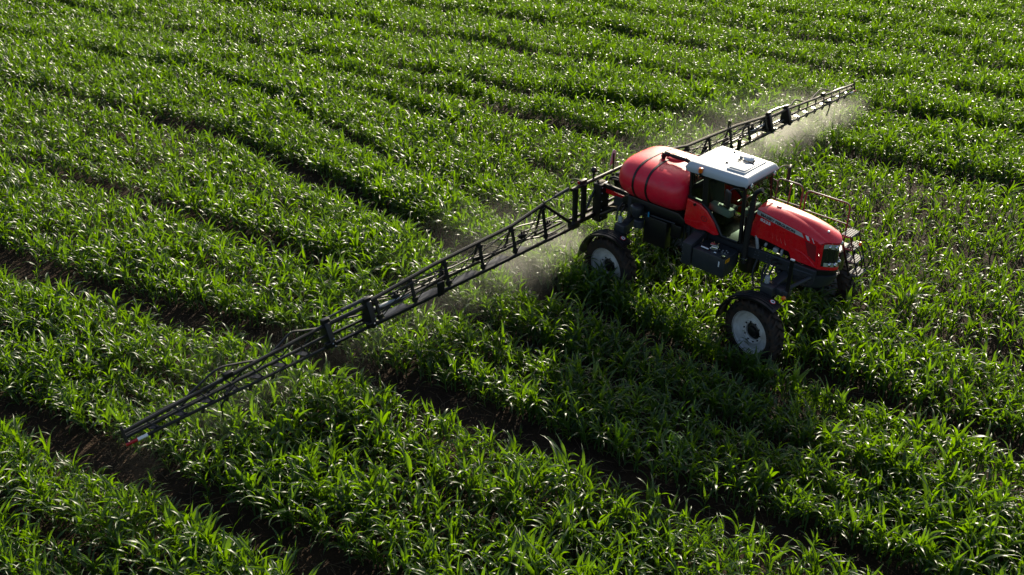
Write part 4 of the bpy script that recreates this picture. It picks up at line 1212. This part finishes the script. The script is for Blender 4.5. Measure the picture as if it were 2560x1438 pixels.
    b = nb(); tube(b, [p(Y3 - .17, .05, bz(Y3)), p(Y3 + .03, .05, bz(Y3))], .031, 8); part('tip_marker_red', b, REDLENS, w)
    b = nb(); span(b, p(Y3, .05, bz(Y3) - .02), p(Y3, -.06, 1.70), .03, .05, .005, (0, 1, 0)); span(b, p(Y3, -.12, bz(Y3) + .05), p(Y3, -.05, 1.58), .03, .04, .005, (0, 1, 0)); tube(b, [p(Y3, -.05, 1.59), p(Y3, -.05, 1.65)], .014, 6); part('end_plate', b, BLACK, w)
    if s > 0:
        b = nb(); span(b, p(5.25, -.10, 2.0), p(5.25, -.10, 2.26), .02, .07, .004, (0, 1, 0)); span(b, p(5.35, -.10, 2.0), p(5.35, -.10, 2.22), .02, .05, .004, (0, 1, 0)); part('wing_rest', b, BLACK, w)
    return w


wing(-1); wing(1)


# ------------------------------------------------------------------ spray drifting under and behind the boom
SM = bpy.data.materials.new('spray'); SM.use_nodes = True
nt = SM.node_tree; N = nt.nodes; L = nt.links; N.clear()
out = N.new('ShaderNodeOutputMaterial'); pv = N.new('ShaderNodeVolumePrincipled')
pv.inputs['Color'].default_value = (0.97, 0.96, 0.90, 1); pv.inputs['Anisotropy'].default_value = 0.55
tc = N.new('ShaderNodeTexCoord'); sep = N.new('ShaderNodeSeparateXYZ'); L.new(tc.outputs['Object'], sep.inputs[0])


def mth(op, a, b=None, c=None):
    n = N.new('ShaderNodeMath'); n.operation = op
    for i, v in enumerate((a, b, c)):
        if v is None: continue
        if isinstance(v, (int, float)): n.inputs[i].default_value = v
        else: L.new(v, n.inputs[i])
    return n.outputs[0]


def ramp(v, lo, hi, stops):
    t = mth('DIVIDE', mth('SUBTRACT', v, lo), hi - lo)
    r = N.new('ShaderNodeValToRGB'); r.color_ramp.interpolation = 'EASE'
    e = r.color_ramp.elements
    while len(e) > 1: e.remove(e[-1])
    for i, (p, q) in enumerate(stops):
        p = (p - lo) / (hi - lo)
        el = e[0] if i == 0 else e.new(p)
        el.position = p; el.color = (q, q, q, 1)
    L.new(t, r.inputs[0]); return r.outputs[0]


xr = mth('SUBTRACT', sep.outputs[0], mth('ADD', mth('MULTIPLY', sep.outputs[1], 0.0164), -5.13))     # metres ahead of the nozzles
fy = ramp(sep.outputs[1], -13.0, 13.4, [(-13, 0), (-12.2, .03), (-9.8, .10), (-9, .04), (-6.5, .07), (-4.2, .16), (-3.2, .60), (-1.9, 1.0), (-1.2, .8), (-.4, .15), (2.4, .2), (4.0, .75), (6.5, .85), (9, .95), (11.8, .7), (12.6, .35), (13.2, 0)])
fx = ramp(xr, -3.8, 0.9, [(-3.8, 0), (-2.6, .06), (-1.2, .20), (-.45, .60), (0.0, 1), (.30, .7), (.8, 0)])
fz = ramp(sep.outputs[2], 0.0, 1.34, [(0, .5), (.5, .8), (.95, 1.0), (1.2, .7), (1.33, 0)])
mp = N.new('ShaderNodeMapping'); mp.inputs['Scale'].default_value = (0.55, 1.25, 0.8); L.new(tc.outputs['Object'], mp.inputs[0])
nz = N.new('ShaderNodeTexNoise'); nz.inputs['Scale'].default_value = 1.5; nz.inputs['Detail'].default_value = 5; nz.inputs['Roughness'].default_value = 0.62
L.new(mp.outputs[0], nz.inputs['Vector'])
nf = mth('MAXIMUM', mth('MULTIPLY', mth('SUBTRACT', nz.outputs['Fac'], 0.36), 4.2), 0.0)
dens = mth('MULTIPLY', mth('MULTIPLY', fy, fx), mth('MULTIPLY', fz, nf))
L.new(mth('MULTIPLY', dens, 0.5), pv.inputs['Density']); L.new(pv.outputs[0], out.inputs['Volume'])
SM.cycles.volume_step_rate = 0.08
b = nb(); box(b, (-6.55, .2, .69), (4.6, 26.2, 1.33))
sm = part('spray_mist', b, SM, None, 0)
tag(sm, 'pale mist of spray hanging under and behind the boom', 'spray mist', kind='stuff')
print('objects', len(scene.objects))
